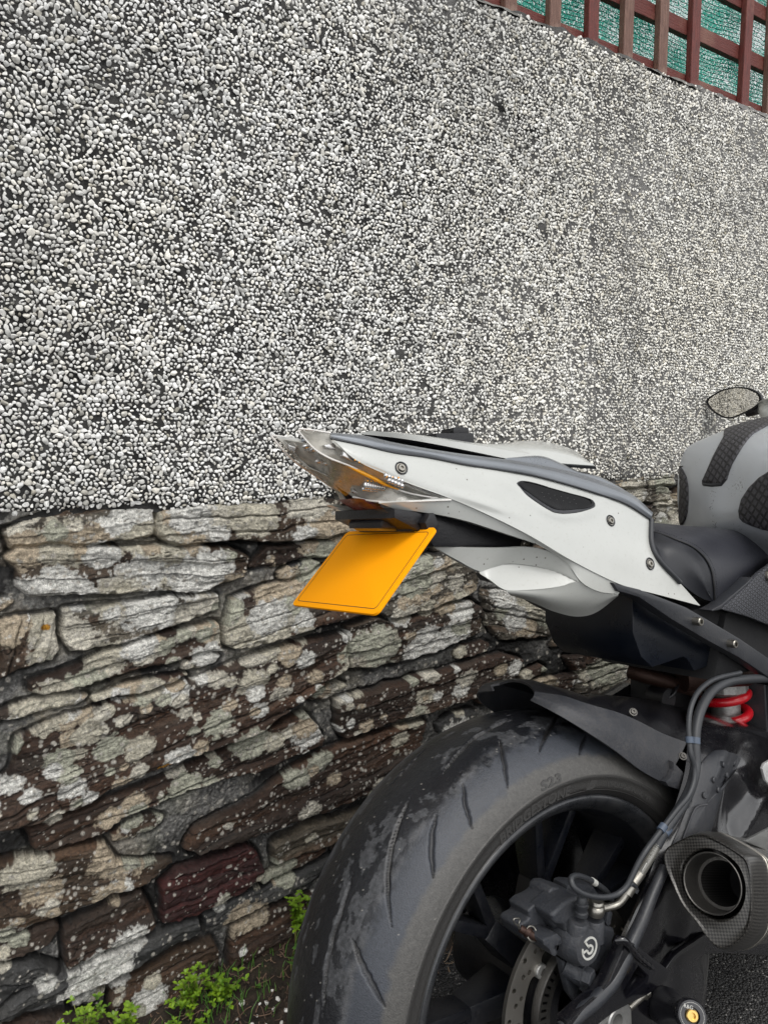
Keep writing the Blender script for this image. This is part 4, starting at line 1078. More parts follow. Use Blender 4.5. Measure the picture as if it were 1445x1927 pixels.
# spokes: seven forked cast spokes
def spoke_mesh(a0, half=9.0, yc=-.018):
    bm = bmesh.new()
    def bar(p0, p1, w0, w1, h0, h1):
        d = (Vector(p1)-Vector(p0)); d.y = 0; s = Vector((-d.z, 0, d.x)).normalized(); vs = []
        for p, w, h in ((p0, w0, h0), (p1, w1, h1)):
            p = Vector(p)
            for sx, sy in ((-1, -1), (1, -1), (1, 1), (-1, 1)): vs.append(bm.verts.new(p+s*w*sx+Vector((0, h*sy, 0))))
        for f in ((0, 1, 2, 3), (7, 6, 5, 4), (0, 4, 5, 1), (1, 5, 6, 2), (2, 6, 7, 3), (3, 7, 4, 0)): bm.faces.new([vs[i] for i in f])
    P_ = lambda r, a, y=0: (r*math.cos(rad(a)), yc+y, RT+r*math.sin(rad(a)))
    j = P_(.112, a0, .004)
    bar(P_(.040, a0, .0), j, .016, .013, .030, .017)
    for s in (-1, 1): bar(P_(.106, a0+s*1.5, .004), P_(.204, a0+s*half, -.002), .0075, .0065, .016, .024)
    bmesh.ops.bevel(bm, geom=bm.edges[:], offset=.0032, segments=2, affect='EDGES', profile=.6)
    return bm_done(bm, 'spoke')
for k in range(7): part('spoke', spoke_mesh(131.2+360/7*k), RIMB, wheel, 45)
hub = lathe('hub', [(-.075, .022), (-.075, .046), (-.07, .05), (-.055, .052), (-.04, .046), (.04, .046), (.06, .055), (.07, .055), (.07, .02)], AX, (0, 1, 0), 64)
part('hub', hub, RIMB, wheel, 35)
# brake disc with drilled holes and lugs
def circ(cx, cz, r, n, ph=0): return [(cx+r*math.cos(ph+2*math.pi*i/n), cz+r*math.sin(ph+2*math.pi*i/n)) for i in range(n)]
outer = circ(0, RT, .1115, 150)
inner = []
for i in range(150):
    a = 2*math.pi*i/150; lug = max(0, math.cos((a-rad(134))*5/1.0))**10; inner.append(((.0835-.017*lug)*math.cos(a), RT+(.0835-.017*lug)*math.sin(a)))
holes = []
for k in range(40):
    a = 2*math.pi*k/40
    for q, rr in ((0, .1045 if k % 2 else .0965),): holes.append(circ(rr*math.cos(a), RT+rr*math.sin(a), .0030, 12))
for k in range(20):
    a = 2*math.pi*(k+.5)/20; holes.append(circ(.0900*math.cos(a+.08), RT+.0900*math.sin(a+.08), .0028, 12))
M = NT('brake_disc_steel', Metallic=1.0, Roughness=.34)
oc = M.co('Object'); s_ = M.sep(oc); rad_ = M.math('SQRT', M.math('ADD', M.math('POWER', s_[0], 2.0), M.math('POWER', M.math('SUBTRACT', s_[2], RT), 2.0)))
cmb = M.n.new('ShaderNodeCombineXYZ'); M.l.new(rad_, cmb.inputs[0]); gr = M.noise(900, 3, .7, cmb.outputs[0])
M.set('Base_Color', M.mix(gr, (.34, .32, .29), (.62, .59, .54))); M.set('Roughness', M.ramp(gr, [(.3, .28), (.7, .46)])); M.bump(gr, .0005, .6); DISCM = M.m
part('brake_disc', extrude_poly(outer, -.0875, -.0825, .0004, [inner]+holes, 'brake_disc', 1), DISCM, wheel, 30)
slots = []
for k in range(48):
    a = 2*math.pi*k/48; da = .028
    slots.append([(r*math.cos(a+s), RT+r*math.sin(a+s)) for r, s in ((.0580, -da), (.0580, da), (.0672, da*.8), (.0672, -da*.8))])
sm1 = extrude_poly(circ(0, RT, .0700, 120), -.0985, -.0970, 0, [circ(0, RT, .052, 80)]+slots, 'sensor_ring')
sm2 = lathe('s', [(-.0985, .0695), (-.1000, .0705), (-.1000, .0722), (-.0980, .0733), (-.0900, .0735), (-.0900, .072), (-.097, .0715), (-.0970, .0695)], AX, (0, 1, 0), 120)
part('sensor_ring', join_meshes('sensor_ring', [sm1, sm2]), DARKST, wheel, 35)
part('disc_carrier', lathe('disc_carrier', [(-.06, .03), (-.088, .03), (-.094, .034), (-.094, .054), (-.090, .066), (-.080, .068), (-.06, .06)], AX, (0, 1, 0), 72), BLACKP, wheel, 35)
for k in range(5):
    a = rad(134+72*k)
    part('disc_rivet', lathe('disc_rivet', [(0, .0085), (-.004, .0085), (-.0052, .0075), (-.0052, .0042), (-.0035, .0038), (-.0035, .0)], Vector((.0745*math.cos(a), -.086, RT+.0745*math.sin(a))), (0, 1, 0), 28), ALU, wheel, 35)
# ---- bodywork
from mathutils.bvhtree import BVHTree
def bvh_of(grids):
    V, F, n0 = [], [], 0
    for G_ in grids:
        a, b = G_.shape[:2]; V += [Vector(v) for v in G_.reshape(-1, 3)]; F += [tuple(int(i)+n0 for i in f) for f in grid_faces(a, b)]; n0 += a*b
    return BVHTree.FromPolygons(V, F)
camV = Vector(camL)
def hit(px, py, bv, fallback=-.1):
    d = (B(px, py, fallback)-camV).normalized(); p, n, i, dist = bv.ray_cast(camV, d)
    if p is None:
        p = B(px, py, fallback); q, n, i, dist = bv.find_nearest(p)
        if q is not None: p = q
        else: n = Vector((0, -1, 0))
    if n.dot(camV-p) < 0: n = -n
    return p, n
def set_uv(me, uv):
    l = me.uv_layers.new(name='UVMap'); li = np.zeros(len(me.loops), np.int32); me.loops.foreach_get('vertex_index', li)
    l.data.foreach_set('uv', np.ascontiguousarray(uv[li], dtype=np.float32).ravel())
def px_patch(name, rowA, rowB, bv, off, nu=60, nv=24, fb=-.1, edge=.003, ang=0):
    A_ = linear([(a, b, 0) for a, b in rowA], nu)[:, :2]; B_ = linear([(a, b, 0) for a, b in rowB], nu)[:, :2]
    G_ = np.zeros((nv, nu, 3)); N_ = np.zeros_like(G_)
    for j in range(nv):
        t = j/(nv-1)
        for i in range(nu):
            q = A_[i]*(1-t)+B_[i]*t; p, n = hit(q[0], q[1], bv, fb); G_[j, i] = p; N_[j, i] = n
    for _ in range(4):                                           # even out the normals
        N_[1:-1, 1:-1] = (N_[1:-1, 1:-1]*2+N_[:-2, 1:-1]+N_[2:, 1:-1]+N_[1:-1, :-2]+N_[1:-1, 2:])/6
    N_ /= np.linalg.norm(N_, axis=2, keepdims=True)
    du = np.concatenate([np.zeros((nv, 1)), np.cumsum(np.linalg.norm(np.diff(G_, axis=1), axis=2), 1)], 1); dv = np.concatenate([np.zeros((1, nu)), np.cumsum(np.linalg.norm(np.diff(G_, axis=0), axis=2), 0)], 0)
    dist = np.minimum(np.minimum(du, du[:, -1:]-du), np.minimum(dv, dv[-1:]-dv)); h = off*np.sqrt(np.clip(dist/edge, 0, 1)*(2-np.clip(dist/edge, 0, 1)))
    top = G_+N_*(h[..., None]-.0004)
    me = np_mesh(name, top.reshape(-1, 3), grid_faces(nv, nu)); Vv = top.reshape(-1, 3); set_uv(me, np.stack([Vv@np.array([.5, -.86, 0]), Vv@np.array([.25, .1, .96])], -1)); return me
S = -1
R1 = [(622, 824, -.036), (681, 836, -.046), (739, 850, -.056), (804, 859, -.066), (876, 873, -.080), (948, 884, -.090), (1000, 893, -.097), (1069, 911, -.107), (1127, 929, -.114), (1177, 947, -.119), (1225, 977, -.124)]
R2 = [(624, 826, -.038), (690, 851, -.058), (760, 869, -.072), (850, 893, -.089), (930, 915, -.103), (1000, 937, -.113), (1080, 965, -.124), (1150, 992, -.131), (1226, 1024, -.137)]
R3 = [(626, 828, -.040), (680, 862, -.060), (757, 891, -.078), (850, 920, -.096), (930, 946, -.112), (1000, 975, -.126), (1080, 1012, -.138), (1160, 1045, -.147), (1256, 1070, -.150)]
R4 = [(630, 830, -.042), (669, 865, -.057), (757, 905, -.078), (849, 939, -.098), (925, 972, -.116), (997, 1008, -.131), (1069, 1051, -.144), (1130, 1083, -.152), (1173, 1102, -.156), (1238, 1119, -.157), (1317, 1140, -.154)]
R1, R2, R3, R4 = map(KR, (R1, R2, R3, R4))
gU = loft_grid([R1, R2, R3, R4], 110, 26)
# soft moulded lip that runs under the side lamp, and the shallow dish the lamp sits in
gx_, gy_ = project(gU.reshape(-1, 3)); lipl = linear([(a, b, 0) for a, b in [(905, 888), (950, 905), (985, 932), (1018, 957), (1050, 969), (1085, 969), (1118, 956), (1135, 940)]], 60)[:, :2]
dl_ = np.sqrt(((np.stack([gx_, gy_], 1)[:, None]-lipl[None])**2).sum(2)); dm_ = dl_.min(1); tt_ = dl_.argmin(1)/59
amp = .0042*np.exp(-(dm_/11)**2)*np.sin(np.pi*np.clip(tt_, .03, .97))**.6-.0030*np.exp(-(((gx_-1045)/62)**2+((gy_-936-.15*(gx_-1045))/17)**2)**1.5)
fac = .0035*np.exp(-((gy_-(945+.33*(gx_-900)))/9)**2)*np.exp(-((gx_-905)/55)**2)
gU = gU.copy(); gU.reshape(-1, 3)[:, 1] -= amp+fac
# below the crease the panel turns in under itself
gW1 = loft_grid([KR(q_) for q_ in [[(712, 944, -.056), (790, 940, -.078), (849, 937, -.094), (925, 970, -.111), (965, 989, -.119), (1006, 1010, -.127)],
                 [(743, 954, -.056), (786, 960, -.068), (825, 967, -.079), (876, 979, -.093), (944, 1001, -.109), (1004, 1020, -.121)]]], 50, 8)
gW2 = loft_grid([KR(q_) for q_ in [[(1000, 1006, -.126), (1040, 1029, -.133), (1069, 1047, -.139), (1100, 1064, -.143), (1130, 1079, -.147), (1173, 1098, -.151)],
                 [(1005, 1018, -.120), (1044, 1041, -.128), (1068, 1060, -.134), (1089, 1093, -.141), (1122, 1112, -.144), (1160, 1117, -.147)]]], 50, 12)
gS1 = loft_grid([KR(q_) for q_ in [[(817, 1028, -.050), (860, 1029, -.066), (930, 1030, -.088), (1003, 1029, -.108), (1044, 1041, -.126), (1066, 1058, -.133), (1089, 1093, -.141)],
                 [(817, 1029, -.050), (858, 1052, -.060), (906, 1074, -.070), (945, 1060, -.080), (985, 1061, -.092), (1040, 1072, -.114), (1089, 1094, -.141)]]], 50, 10)
gS2 = loft_grid([KR(q_) for q_ in [[(900, 1071, -.069), (922, 1066, -.076), (945, 1060, -.080), (985, 1061, -.092), (1040, 1072, -.114), (1089, 1094, -.141)],
                 [(903, 1080, -.071), (920, 1090, -.082), (948, 1109, -.094), (993, 1110, -.109), (1044, 1105, -.126), (1089, 1094, -.141)]]], 50, 10)
gW3 = loft_grid([KR(q_) for q_ in [[(946, 1108, -.091), (993, 1109, -.106), (1044, 1104, -.123), (1088, 1093, -.139), (1122, 1111, -.143), (1160, 1117, -.147)],
                 [(956, 1113, -.092), (998, 1119, -.104), (1046, 1128, -.115), (1090, 1131, -.124), (1122, 1132, -.130), (1160, 1118, -.145)],
                 [(962, 1117, -.080), (998, 1128, -.084), (1044, 1148, -.088), (1087, 1157, -.094), (1116, 1151, -.106), (1160, 1119, -.134)]]], 50, 14)
def both(name, grids, thick, mat, parent=None, smooth=35):
    a = part(name, sheet_mesh(name, grids, thick), mat, parent, smooth)
    return a, part(name, sheet_mesh(name, [g_*np.array([1, -1, 1]) for g_ in grids], thick), mat, parent, smooth)
part('side_fairing', sheet_mesh('side_fairing', [gU, gW1, gW2, gW3], .0025), WHITE, None, 40)
part('side_fairing', sheet_mesh('side_fairing', [g_*np.array([1, -1, 1]) for g_ in (gU, gW1)], .0025), WHITE, None, 40)
part('fairing_scoop', sheet_mesh('fairing_scoop', [gS1, gS2], .0022), WHITE, None, 28)
bvU = bvh_of([gU])
# grey trim strip that frames the white panel, with a thin black gasket below it
T1 = KR([(622, 814, -.028), (681, 819, -.036), (739, 832, -.046), (804, 844, -.056), (876, 855, -.068), (948, 864, -.078), (1000, 872, -.085), (1069, 887, -.094), (1137, 908, -.102), (1191, 932, -.110), (1228, 965, -.118)])
Tm = [((a[0]+b[0])/2, (a[1]+b[1])/2-1.5, (a[2]+b[2])/2-.0045) for a, b in zip(T1, R1)]
both('trim_strip', [loft_grid([T1, Tm, [(a, b+1, c-.0005) for a, b, c in R1]], 100, 8)], .003, STRIP, None, 40)
part('trim_gasket', join_meshes('trim_gasket', [tube('g', [(a, b+1, c-.002) for a, b, c in R1], .0013, 120, 8), tube('g', KR([(1225, 977, -.127), (1226, 1024, -.140), (1238, 1051, -.149), (1279, 1096, -.155)]), .0032, 60, 10)]), RUBB, None, 60)
# grey shoulder in front of the pillion cowl
part('seat_base_cover', sheet_mesh('seat_base_cover', [loft_grid([[(a, b, c+.001) for a, b, c in T1[5:]], KR([(960, 861, -.066), (1019, 858, -.070), (1055, 871, -.074), (1087, 887, -.078), (1128, 897, -.084), (1180, 926, -.090), (1226, 964, -.098)]),
     [(975, 863, 0), (1025, 861, 0), (1060, 874, 0), (1090, 890, 0), (1130, 902, 0), (1180, 932, 0), (1222, 972, 0)]], 60, 14)], .003, mirror=True), STRIP, None, 40)
part('tail_tray', sheet_mesh('tail_tray', [loft_grid([[(a, b+2, c+.004) for a, b, c in T1[:8]], [(700, 836, 0), (760, 842, 0), (830, 852, 0), (900, 862, 0), (960, 872, 0), (1040, 880, 0), (1110, 890, 0)]], 60, 8)], .004, mirror=True), BLACKP, None, 40)
# pillion cowl
C0 = [(682, 817, -.022), (760, 826, -.036), (830, 838, -.046), (900, 852, -.055), (972, 866, -.061), (1044, 871, -.066), (1117, 876, -.068)]
C1 = [(681, 815, -.022), (697, 811, -.026), (732, 814, -.033), (804, 823, -.043), (876, 834, -.052), (960, 848, -.058), (1040, 860, -.063), (1115, 872, -.067)]
C2 = [(682, 813, -.012), (740, 813, -.020), (830, 824, -.034), (900, 834, -.040), (960, 838, -.044), (1030, 843, -.050), (1085, 857, -.055), (1112, 871, -.055)]
C3 = [(700, 813, 0), (760, 817, 0), (850, 829, 0), (925, 836, 0), (997, 829, 0), (1047, 836, 0), (1085, 850, 0), (1108, 870, 0)]
part('pillion_cowl', sheet_mesh('pillion_cowl', [loft_grid([C0, C1], 70, 5), loft_grid([C1, C2, C3], 70, 12)], .003, mirror=True), WHITE, None, 30)
part('cowl_gasket', sheet_mesh('cowl_gasket', [loft_grid([[(a+2, b+.5, c+.003) for a, b, c in C0], [(a+4, b+5, c+.006) for a, b, c in C0]], 60, 4)], .002, mirror=True), BLACKP, None, 40)
# black catch on top of the tail
lt = box_mesh('strap_catch', -.028, .030, -.014, .014, -.012, .004, .003)
l2 = box_mesh('c', .000, .024, -.012, .012, .002, .0105, .002)
lm = join_meshes('strap_catch', [lt, l2]); q = B(842, 823, -.012)
for v in lm.vertices: v.co += q
part('strap_catch', lm, BLACKP, None, 40)

# screws that hold the panels
def screw(name, p, n, r, mat, washer=True, hgt=.003, hexa=False):
    a = Vector(n).normalized(); pr = []
    if washer: pr += [(-.001, r*1.35), (.0008, r*1.35), (.0010, r*1.18)]
    else: pr += [(-.002, r)]
    pr += [(.0010, r), (hgt*.6, r*.98), (hgt, r*.78), (hgt, r*.42), (hgt*.35, r*.36), (hgt*.35, 0)]
    return lathe(name, pr, p, a, 6 if hexa else 28)
for px, py, r in ((755, 881, .0046), (1148, 980, .0046), (1222, 1061, .0050)):
    p, n = hit(px, py, bvU); part('panel_screw', screw('panel_screw', p-n*.0005, n, r, STEEL), STEEL, None, 35)
    part('screw_grommet', lathe('screw_grommet', [(-.001, r*1.3), (.0006, r*1.62), (.0016, r*1.5), (.0010, r*1.25)], p, n, 28), RUBB, None, 60)
# side lamp let into the panel
ind = [(975, 911), (980, 907), (992, 907), (1030, 917), (1070, 928), (1105, 938), (1115, 944), (1116, 950), (1107, 955), (1080, 959), (1050, 960), (1035, 955), (1012, 941), (992, 926), (980, 917)]
cx_, cy_ = np.mean(ind, 0)
def shrink(pts, f, dx=0, dy=0): return [(cx_+(a-cx_)*f+dx, cy_+(b-cy_)*f+dy) for a, b in pts]
def ring_patch(name, pts, bv, offs, n=90, fb=-.11, uv=False, curve=True):
    """closed outline drawn on a surface; offs = (scale, height) from rim to centre"""
    P_ = spline([(a, b, 0) for a, b in pts], n, True)[:, :2] if curve else linear([(a, b, 0) for a, b in pts+pts[:1]], n+1)[:n, :2]
    c = P_.mean(0); G_ = []
    for f, h in offs:
        row = []
        for q in P_:
            w = c+(q-c)*f; p, nn = hit(w[0], w[1], bv, fb); row.append(np.array(p+nn*h))
        G_.append(row)
    G_ = np.array(G_); me = np_mesh(name, G_.reshape(-1, 3), grid_faces(len(offs), n, wrap_v=True))
    if uv:
        o = G_[-1].mean(0); s, u_ = frame_for(Vector((0, -1, 0))); V = G_.reshape(-1, 3)-o
        set_uv(me, np.stack([V[:, 0]-.4*V[:, 1], V[:, 2]], -1))
    return me
lamp = part('side_lamp', ring_patch('side_lamp', ind, bvU, [(1.03, -.001), (1.01, .0012), (.93, .0020), (.92, .0010), (.8, .0012), (.5, .0014), (.2, .0015), (.01, .0015)]), SMOKE, None, 50)
part('lamp_bezel', ring_patch('lamp_bezel', [(a, b+(5 if b > 925 else 0)*(1 if a < 1100 else .4)) for a, b in ind], bvU, [(1.06, -.0008), (1.035, .0009), (1.0, .0004), (.9, .0006), (.7, 0.0006)]), SATIN, lamp, 50)
led = bmesh.new()
for i in range(6):
    for j in range(2):
        p, n = hit(1018+i*12+j*4, 928+i*2.6+j*8, bvU); bmesh.ops.create_uvsphere(led, u_segments=8, v_segments=5, radius=.0012, matrix=Matrix.Translation(p+n*.0008))
part('lamp_diodes', bm_done(led, 'lamp_diodes'), paint('dim_diode', (.008, .008, .008), .3), lamp, 60)

# ---- twin clear tail lamp
LR = KR([(560, 810, -.030), (592, 845, -.031), (620, 862, -.036), (659, 877, -.044), (699, 897, -.052), (729, 912, -.058), (759, 925, -.064), (800, 934, -.078), (849, 941, -.097)])
LT = KR([(562, 807, -.031), (587, 809, -.033), (622, 815, -.037), (632, 832, -.044), (669, 865, -.058), (714, 882, -.070), (757, 905, -.079), (811, 927, -.090), (849, 939, -.098)])
sideL = loft_grid([LT, LR], 60, 10)
LB = KR([(664, 935, -.012), (690, 941, -.030), (715, 944, -.048), (734, 945, -.060), (790, 943, -.080), (849, 941, -.097)])
lowL = loft_grid([LR[2:], [(612, 893, -.001), (640, 917, -.006)]+LB], 50, 10)
def at_y(p, y, dx=0, dz=0): q = P3(p); return Vector((q.x+dx, y, q.z+dz))
rid = [P3(p) for p in LR[:7]]
rearR = loft_grid([rid, [Vector((p.x+.030*max(0, 1-i/2.5)-.006*(i > 2), 0, p.z-.010*max(0, 1-i/2.5)-.004*i*(i > 2))) for i, p in enumerate(rid)]], 50, 14)
gl_ = [sideL, rearR]
lens = part('tail_lamp', sheet_mesh('tail_lamp', [sideL, rearR], 0.0, mirror=True), LENS, None, 25)
lowm = part('lamp_lower_lens', sheet_mesh('lamp_lower_lens', [lowL], .0, mirror=True), LENS, lens, 25)
# reflector bowls, optics and diodes inside
def inset(g, d): h = g.copy(); h[..., 0] += d*.8; h[..., 1] *= .88; h[..., 2] -= d*.2; return h
bowl = [inset(sideL, .006), inset(rearR, .016), inset(lowL, .006)]
wob_ = np.random.default_rng(4)
for g_b in bowl:
    a_, b_ = g_b.shape[:2]; k1 = np.sin(np.arange(a_)[:, None]*1.4+np.arange(b_)[None]*.33)*np.sin(np.arange(b_)[None]*.8)
    g_b[..., 0] += .0008*k1
part('lamp_reflector', sheet_mesh('lamp_reflector', bowl, .001, mirror=True), REFL, lens, 20)
part('amber_light_guide', join_meshes('amber_light_guide', [tube('a', [(a, b, c+.0015) for a, b, c in ((652, 875, -.043), (676, 887, -.048), (705, 901, -.053), (728, 913, -.057), (750, 921, -.061))], lambda t: .0006+.0017*math.sin(math.pi*min(1, t*.9+.1)), 40, 8)]), AMBER, lens, 60)
opt = bmesh.new()
def optics(p0, p1, n, r, y, bm, sq=(1, 1, 1)):
    own = bm is None
    if own: bm = bmesh.new()
    for i in range(n):
        t = i/(n-1) if n > 1 else 0; q = B(p0[0]+(p1[0]-p0[0])*t, p0[1]+(p1[1]-p0[1])*t, y)
        bmesh.ops.create_icosphere(bm, subdivisions=2, radius=r*.62, matrix=Matrix.Translation(q) @ Matrix.Diagonal((*sq, 1)))
    if own: part('lamp_optic', bm_done(bm, 'lamp_optic'), CHROME, lens, 60)
optics((676, 868), (712, 884), 11, .0040, -.052, None); optics((726, 895), (756, 905), 6, .0046, -.066, None); optics((732, 904), (756, 914), 5, .0046, -.066, None)
optics((688, 913), (736, 919), 12, .0040, -.045, None, (1, 1, 1.7)); optics((684, 920), (722, 924), 10, .0038, -.040, None)
optics((632, 880), (660, 886), 4, .0038, -.022, None, (1.4, 1, 1)); optics((600, 868), (615, 872), 2, .005, -.004, None, (1.6, 1, .8)); optics((576, 840), (590, 846), 2, .005, -.008, None, (1.5, 1, .8))
optics((570, 850), (584, 858), 2, .004, .02, None); optics((640, 902), (655, 910), 2, .005, -.01, None)
for p0, p1, n_, r_, y_ in (((728, 897), (750, 899), 3, .0016, -.068), ((692, 905), (712, 907), 4, .0013, -.050), ((668, 866), (676, 870), 2, .0014, -.056)):
    for i in range(n_):
        ab = bmesh.new(); optics((p0[0]+(p1[0]-p0[0])*i/(n_-1), p0[1]+(p1[1]-p0[1])*i/(n_-1)), p1, 1, r_, y_, ab); part('amber_diode', bm_done(ab, 'amber_diode'), AMBER, lens, 60)
opt.free()
for f_, y_ in (([(574, 840), (594, 838), (597, 851), (577, 851)], .008), ([(599, 864), (622, 868), (621, 873), (602, 870)], -.004), ([(632, 875), (660, 876), (662, 884), (632, 885)], -.018),
               ([(608, 838), (628, 834), (636, 847), (612, 843)], -.036), ([(645, 850), (667, 863), (662, 869), (643, 858)], -.046), ([(661, 915), (676, 918), (672, 931), (663, 926)], -.018), ([(540, 836), (556, 842), (554, 852), (544, 846)], .020)):
    part('lamp_facet', extrude_poly(pxpoly(f_, y_), y_-.002, y_+.004, .0008), CHROME, lens, 20)
M = NT('moulded_lens_edge', Roughness=.15, Base_Color=(.85, .83, .80)); EDGE = M.m; EDGE.node_tree.nodes['Principled BSDF'].inputs['Transmission Weight'].default_value = .25
mir = lambda q: Vector((q.x, -q.y, q.z))
lr_ = [P3(p) for p in LR]; lt2 = [P3(p) for p in LT]; lb_ = [P3(p) for p in LB]
part('lens_rib', join_meshes('lens_rib', [tube('e', lr_, .0011, 60, 8), tube('e', [mir(q) for q in lr_], .0013, 60, 8), tube('e', lb_, .0011, 40, 8), tube('e', lt2[:3], .0010, 20, 8), tube('e', [mir(q) for q in lt2[:3]], .0010, 20, 8),
    tube('e', [lr_[i]+Vector((.010, .004, -.003)) for i in range(1, 6)], .0008, 30, 8)]), EDGE, lens, 60)
# little clear window under the lamp that lights the plate
part('plate_window', extrude_poly(pxpoly([(707, 948), (722, 944), (744, 965), (742, 971), (728, 968)], -.048), -.052, -.010, .002), LENS, lens, 30)
part('lamp_maroon_reflector', extrude_poly(pxpoly([(668, 938), (700, 944), (730, 968), (700, 958)], -.02), -.03, .02, .002), paint('maroon_plastic', (.10, .02, .025), .3), lens, 30)

# ---- plate holder and number plate
hold = join_meshes('plate_holder', [
    extrude_poly(pxpoly([(742, 957), (786, 962), (825, 969), (876, 981), (944, 1003), (1006, 1022), (1003, 1031), (817, 1029), (800, 1006), (770, 990), (742, 975)], -.062), -.062, .062, .004),
    extrude_poly(pxpoly([(800, 984), (808, 967), (818, 965), (828, 990), (822, 1000), (806, 1000)], -.075), -.075, -.05, .003),
    extrude_poly(pxpoly([(766, 975), (800, 968), (826, 985), (826, 1010), (770, 1000)], -.05), -.055, .055, .003)])
part('plate_holder', hold, BLACKP, None, 30)
p, n = B(988, 1023, -.068), Vector((0, -1, -.2)); part('panel_screw', screw('panel_screw', p, n, .0048, STEEL), STEEL, None, 35)
pl = part('plate_lamp', join_meshes('plate_lamp', [extrude_poly(pxpoly([(703, 984), (706, 978), (712, 974), (748, 972), (762, 984), (768, 992), (760, 996), (704, 994)], -.02), -.034, .034, .003)]), BLACKP, None, 30)
part('plate_lamp_glass', extrude_poly(pxpoly([(706, 993), (762, 995), (758, 1000), (712, 999)], -.02), -.026, .026, .001), paint('plate_reflection_glass', (.25, .15, .02), .15), pl, 30)  # yellowish reflection under the lamp is put into this colour
c4 = [B(829, 996, -.0895), B(655, 1003, .0895), B(553, 1141, .0895), B(707, 1160, -.0895)]
ctr = sum(c4, Vector())/4; eu = ((c4[0]+c4[3])-(c4[1]+c4[2])).normalized(); ev = ((c4[0]+c4[1])-(c4[2]+c4[3])); ev = (ev-eu*ev.dot(eu)).normalized(); en = eu.cross(ev)
hw, hh_ = .0895, ((c4[0]+c4[1])/2-(c4[2]+c4[3])/2).length/2
print('plate', hw, hh_, [tuple(round(x, 3) for x in c) for c in c4])
def rrect(w, h, r, n=7):
    out = []
    for sx, sy, a0 in ((1, 1, 0), (-1, 1, 90), (-1, -1, 180), (1, -1, 270)):
        for k in range(n): a = rad(a0+90*k/(n-1)); out.append((sx*(w-r)+r*math.cos(a), sy*(h-r)+r*math.sin(a)))
    return out
def plate_map(me):
    for v in me.vertices: v.co = ctr+eu*v.co.x+ev*v.co.z+en*(-v.co.y)
    return me
if en.dot(camV-ctr) < 0: en = -en
plate = part('number_plate', plate_map(extrude_poly(rrect(hw, hh_, .007), 0, -.0032, .0006)), PLATE, None, 30)
part('plate_border', plate_map(extrude_poly(rrect(hw-.0065, hh_-.0062, .005), -.0030, -.0035, 0, [rrect(hw-.0072, hh_-.0069, .0045)])), LINE, plate, None)

# ---- undertail box, subframe, dark machinery
part('undertail_box', extrude_poly(pxpoly([(1190, 1110), (1210, 1118), (1275, 1166), (1330, 1212), (1380, 1244), (1367, 1241), (1306, 1263), (1292, 1240), (1285, 1236), (1227, 1256), (1206, 1236), (1190, 1190)], -.085), -.085, .068, .007, rnd=1), BOXP, None, 32)
part('subframe_rail', extrude_poly(pxpoly([(1150, 1096), (1200, 1108), (1288, 1142), (1330, 1166), (1389, 1201), (1520, 1290), (1520, 1325), (1389, 1238), (1330, 1206), (1262, 1166), (1200, 1124), (1160, 1112)], -.122), -.124, -.104, .003), SATIN, None, 32)
part('subframe_rail', extrude_poly(pxpoly([(1150, 1096), (1200, 1108), (1288, 1142), (1330, 1166), (1389, 1201), (1520, 1290), (1520, 1325), (1389, 1238), (1330, 1206), (1262, 1166), (1200, 1124), (1160, 1112)], -.122), .104, .124, .003), SATIN, None, 32)
for px, py in ((1317, 1170), (1382, 1212)):
    p = B(px, py, -.133); part('rail_bolt', lathe('rail_bolt', [(-.012, .0052), (-.0015, .0056), (.001, .0056), (.002, .0048), (.002, .0028), (-.003, .0026), (-.003, 0)], p, (0, -1, 0), 28), STEEL, None, 35)
dk = [extrude_poly(pxpoly([(1300, 1150), (1500, 1260), (1640, 1300), (1640, 1120), (1345, 1130)], -.09), -.09, .09, .004),
      extrude_poly([(.60, .28), (.60, .60), (.66, .66), (1.0, .70), (1.05, .30)], -.13, .13, .02),
      extrude_poly([(.30, .64), (.34, .73), (.80, .83), (.95, .70), (.6, .62)], -.10, .10, .01),
      extrude_poly([(.36, .35), (.40, .60), (.60, .70), (.62, .35)], .06, .12, .006)]
part('engine', join_meshes('engine', dk), CAV, None, 35)
fm = []
for k in range(9): fm.append(extrude_poly(pxpoly([(1403+k*9, 1283+k*2), (1406+k*9, 1283+k*2), (1412+k*9, 1372+k*5), (1408+k*9, 1372+k*5)], -.02), -.05, .01, .0008))
part('cooling_fins', join_meshes('cooling_fins', fm), SATIN, None, 35)
part('heat_shield_pipe', join_meshes('heat_shield_pipe', [tube('p', [(1185, 1262, .05), (1210, 1270, .03), (1260, 1284, .01), (1310, 1298, .0)], .012, 40, 20), tube('p', [(1282, 1272, -.01), (1330, 1266, -.03), (1400, 1262, -.04)], .024, 30, 20)]), RUST, None, 60)
part('rear_harness', join_meshes('rear_harness', [tube('p', [(1236, 1262, .03), (1234, 1290, .03), (1228, 1330, .03)], .009, 20, 10), lathe('p', [(0, .0), (0, .017), (.03, .017), (.03, 0)], B(1226, 1310, .03), (0, -1, 0), 24), tube('p', [(1230, 1322, .02), (1262, 1310, .0), (1280, 1276, .0)], .0028, 30, 8)]), BLACKP, None, 50)
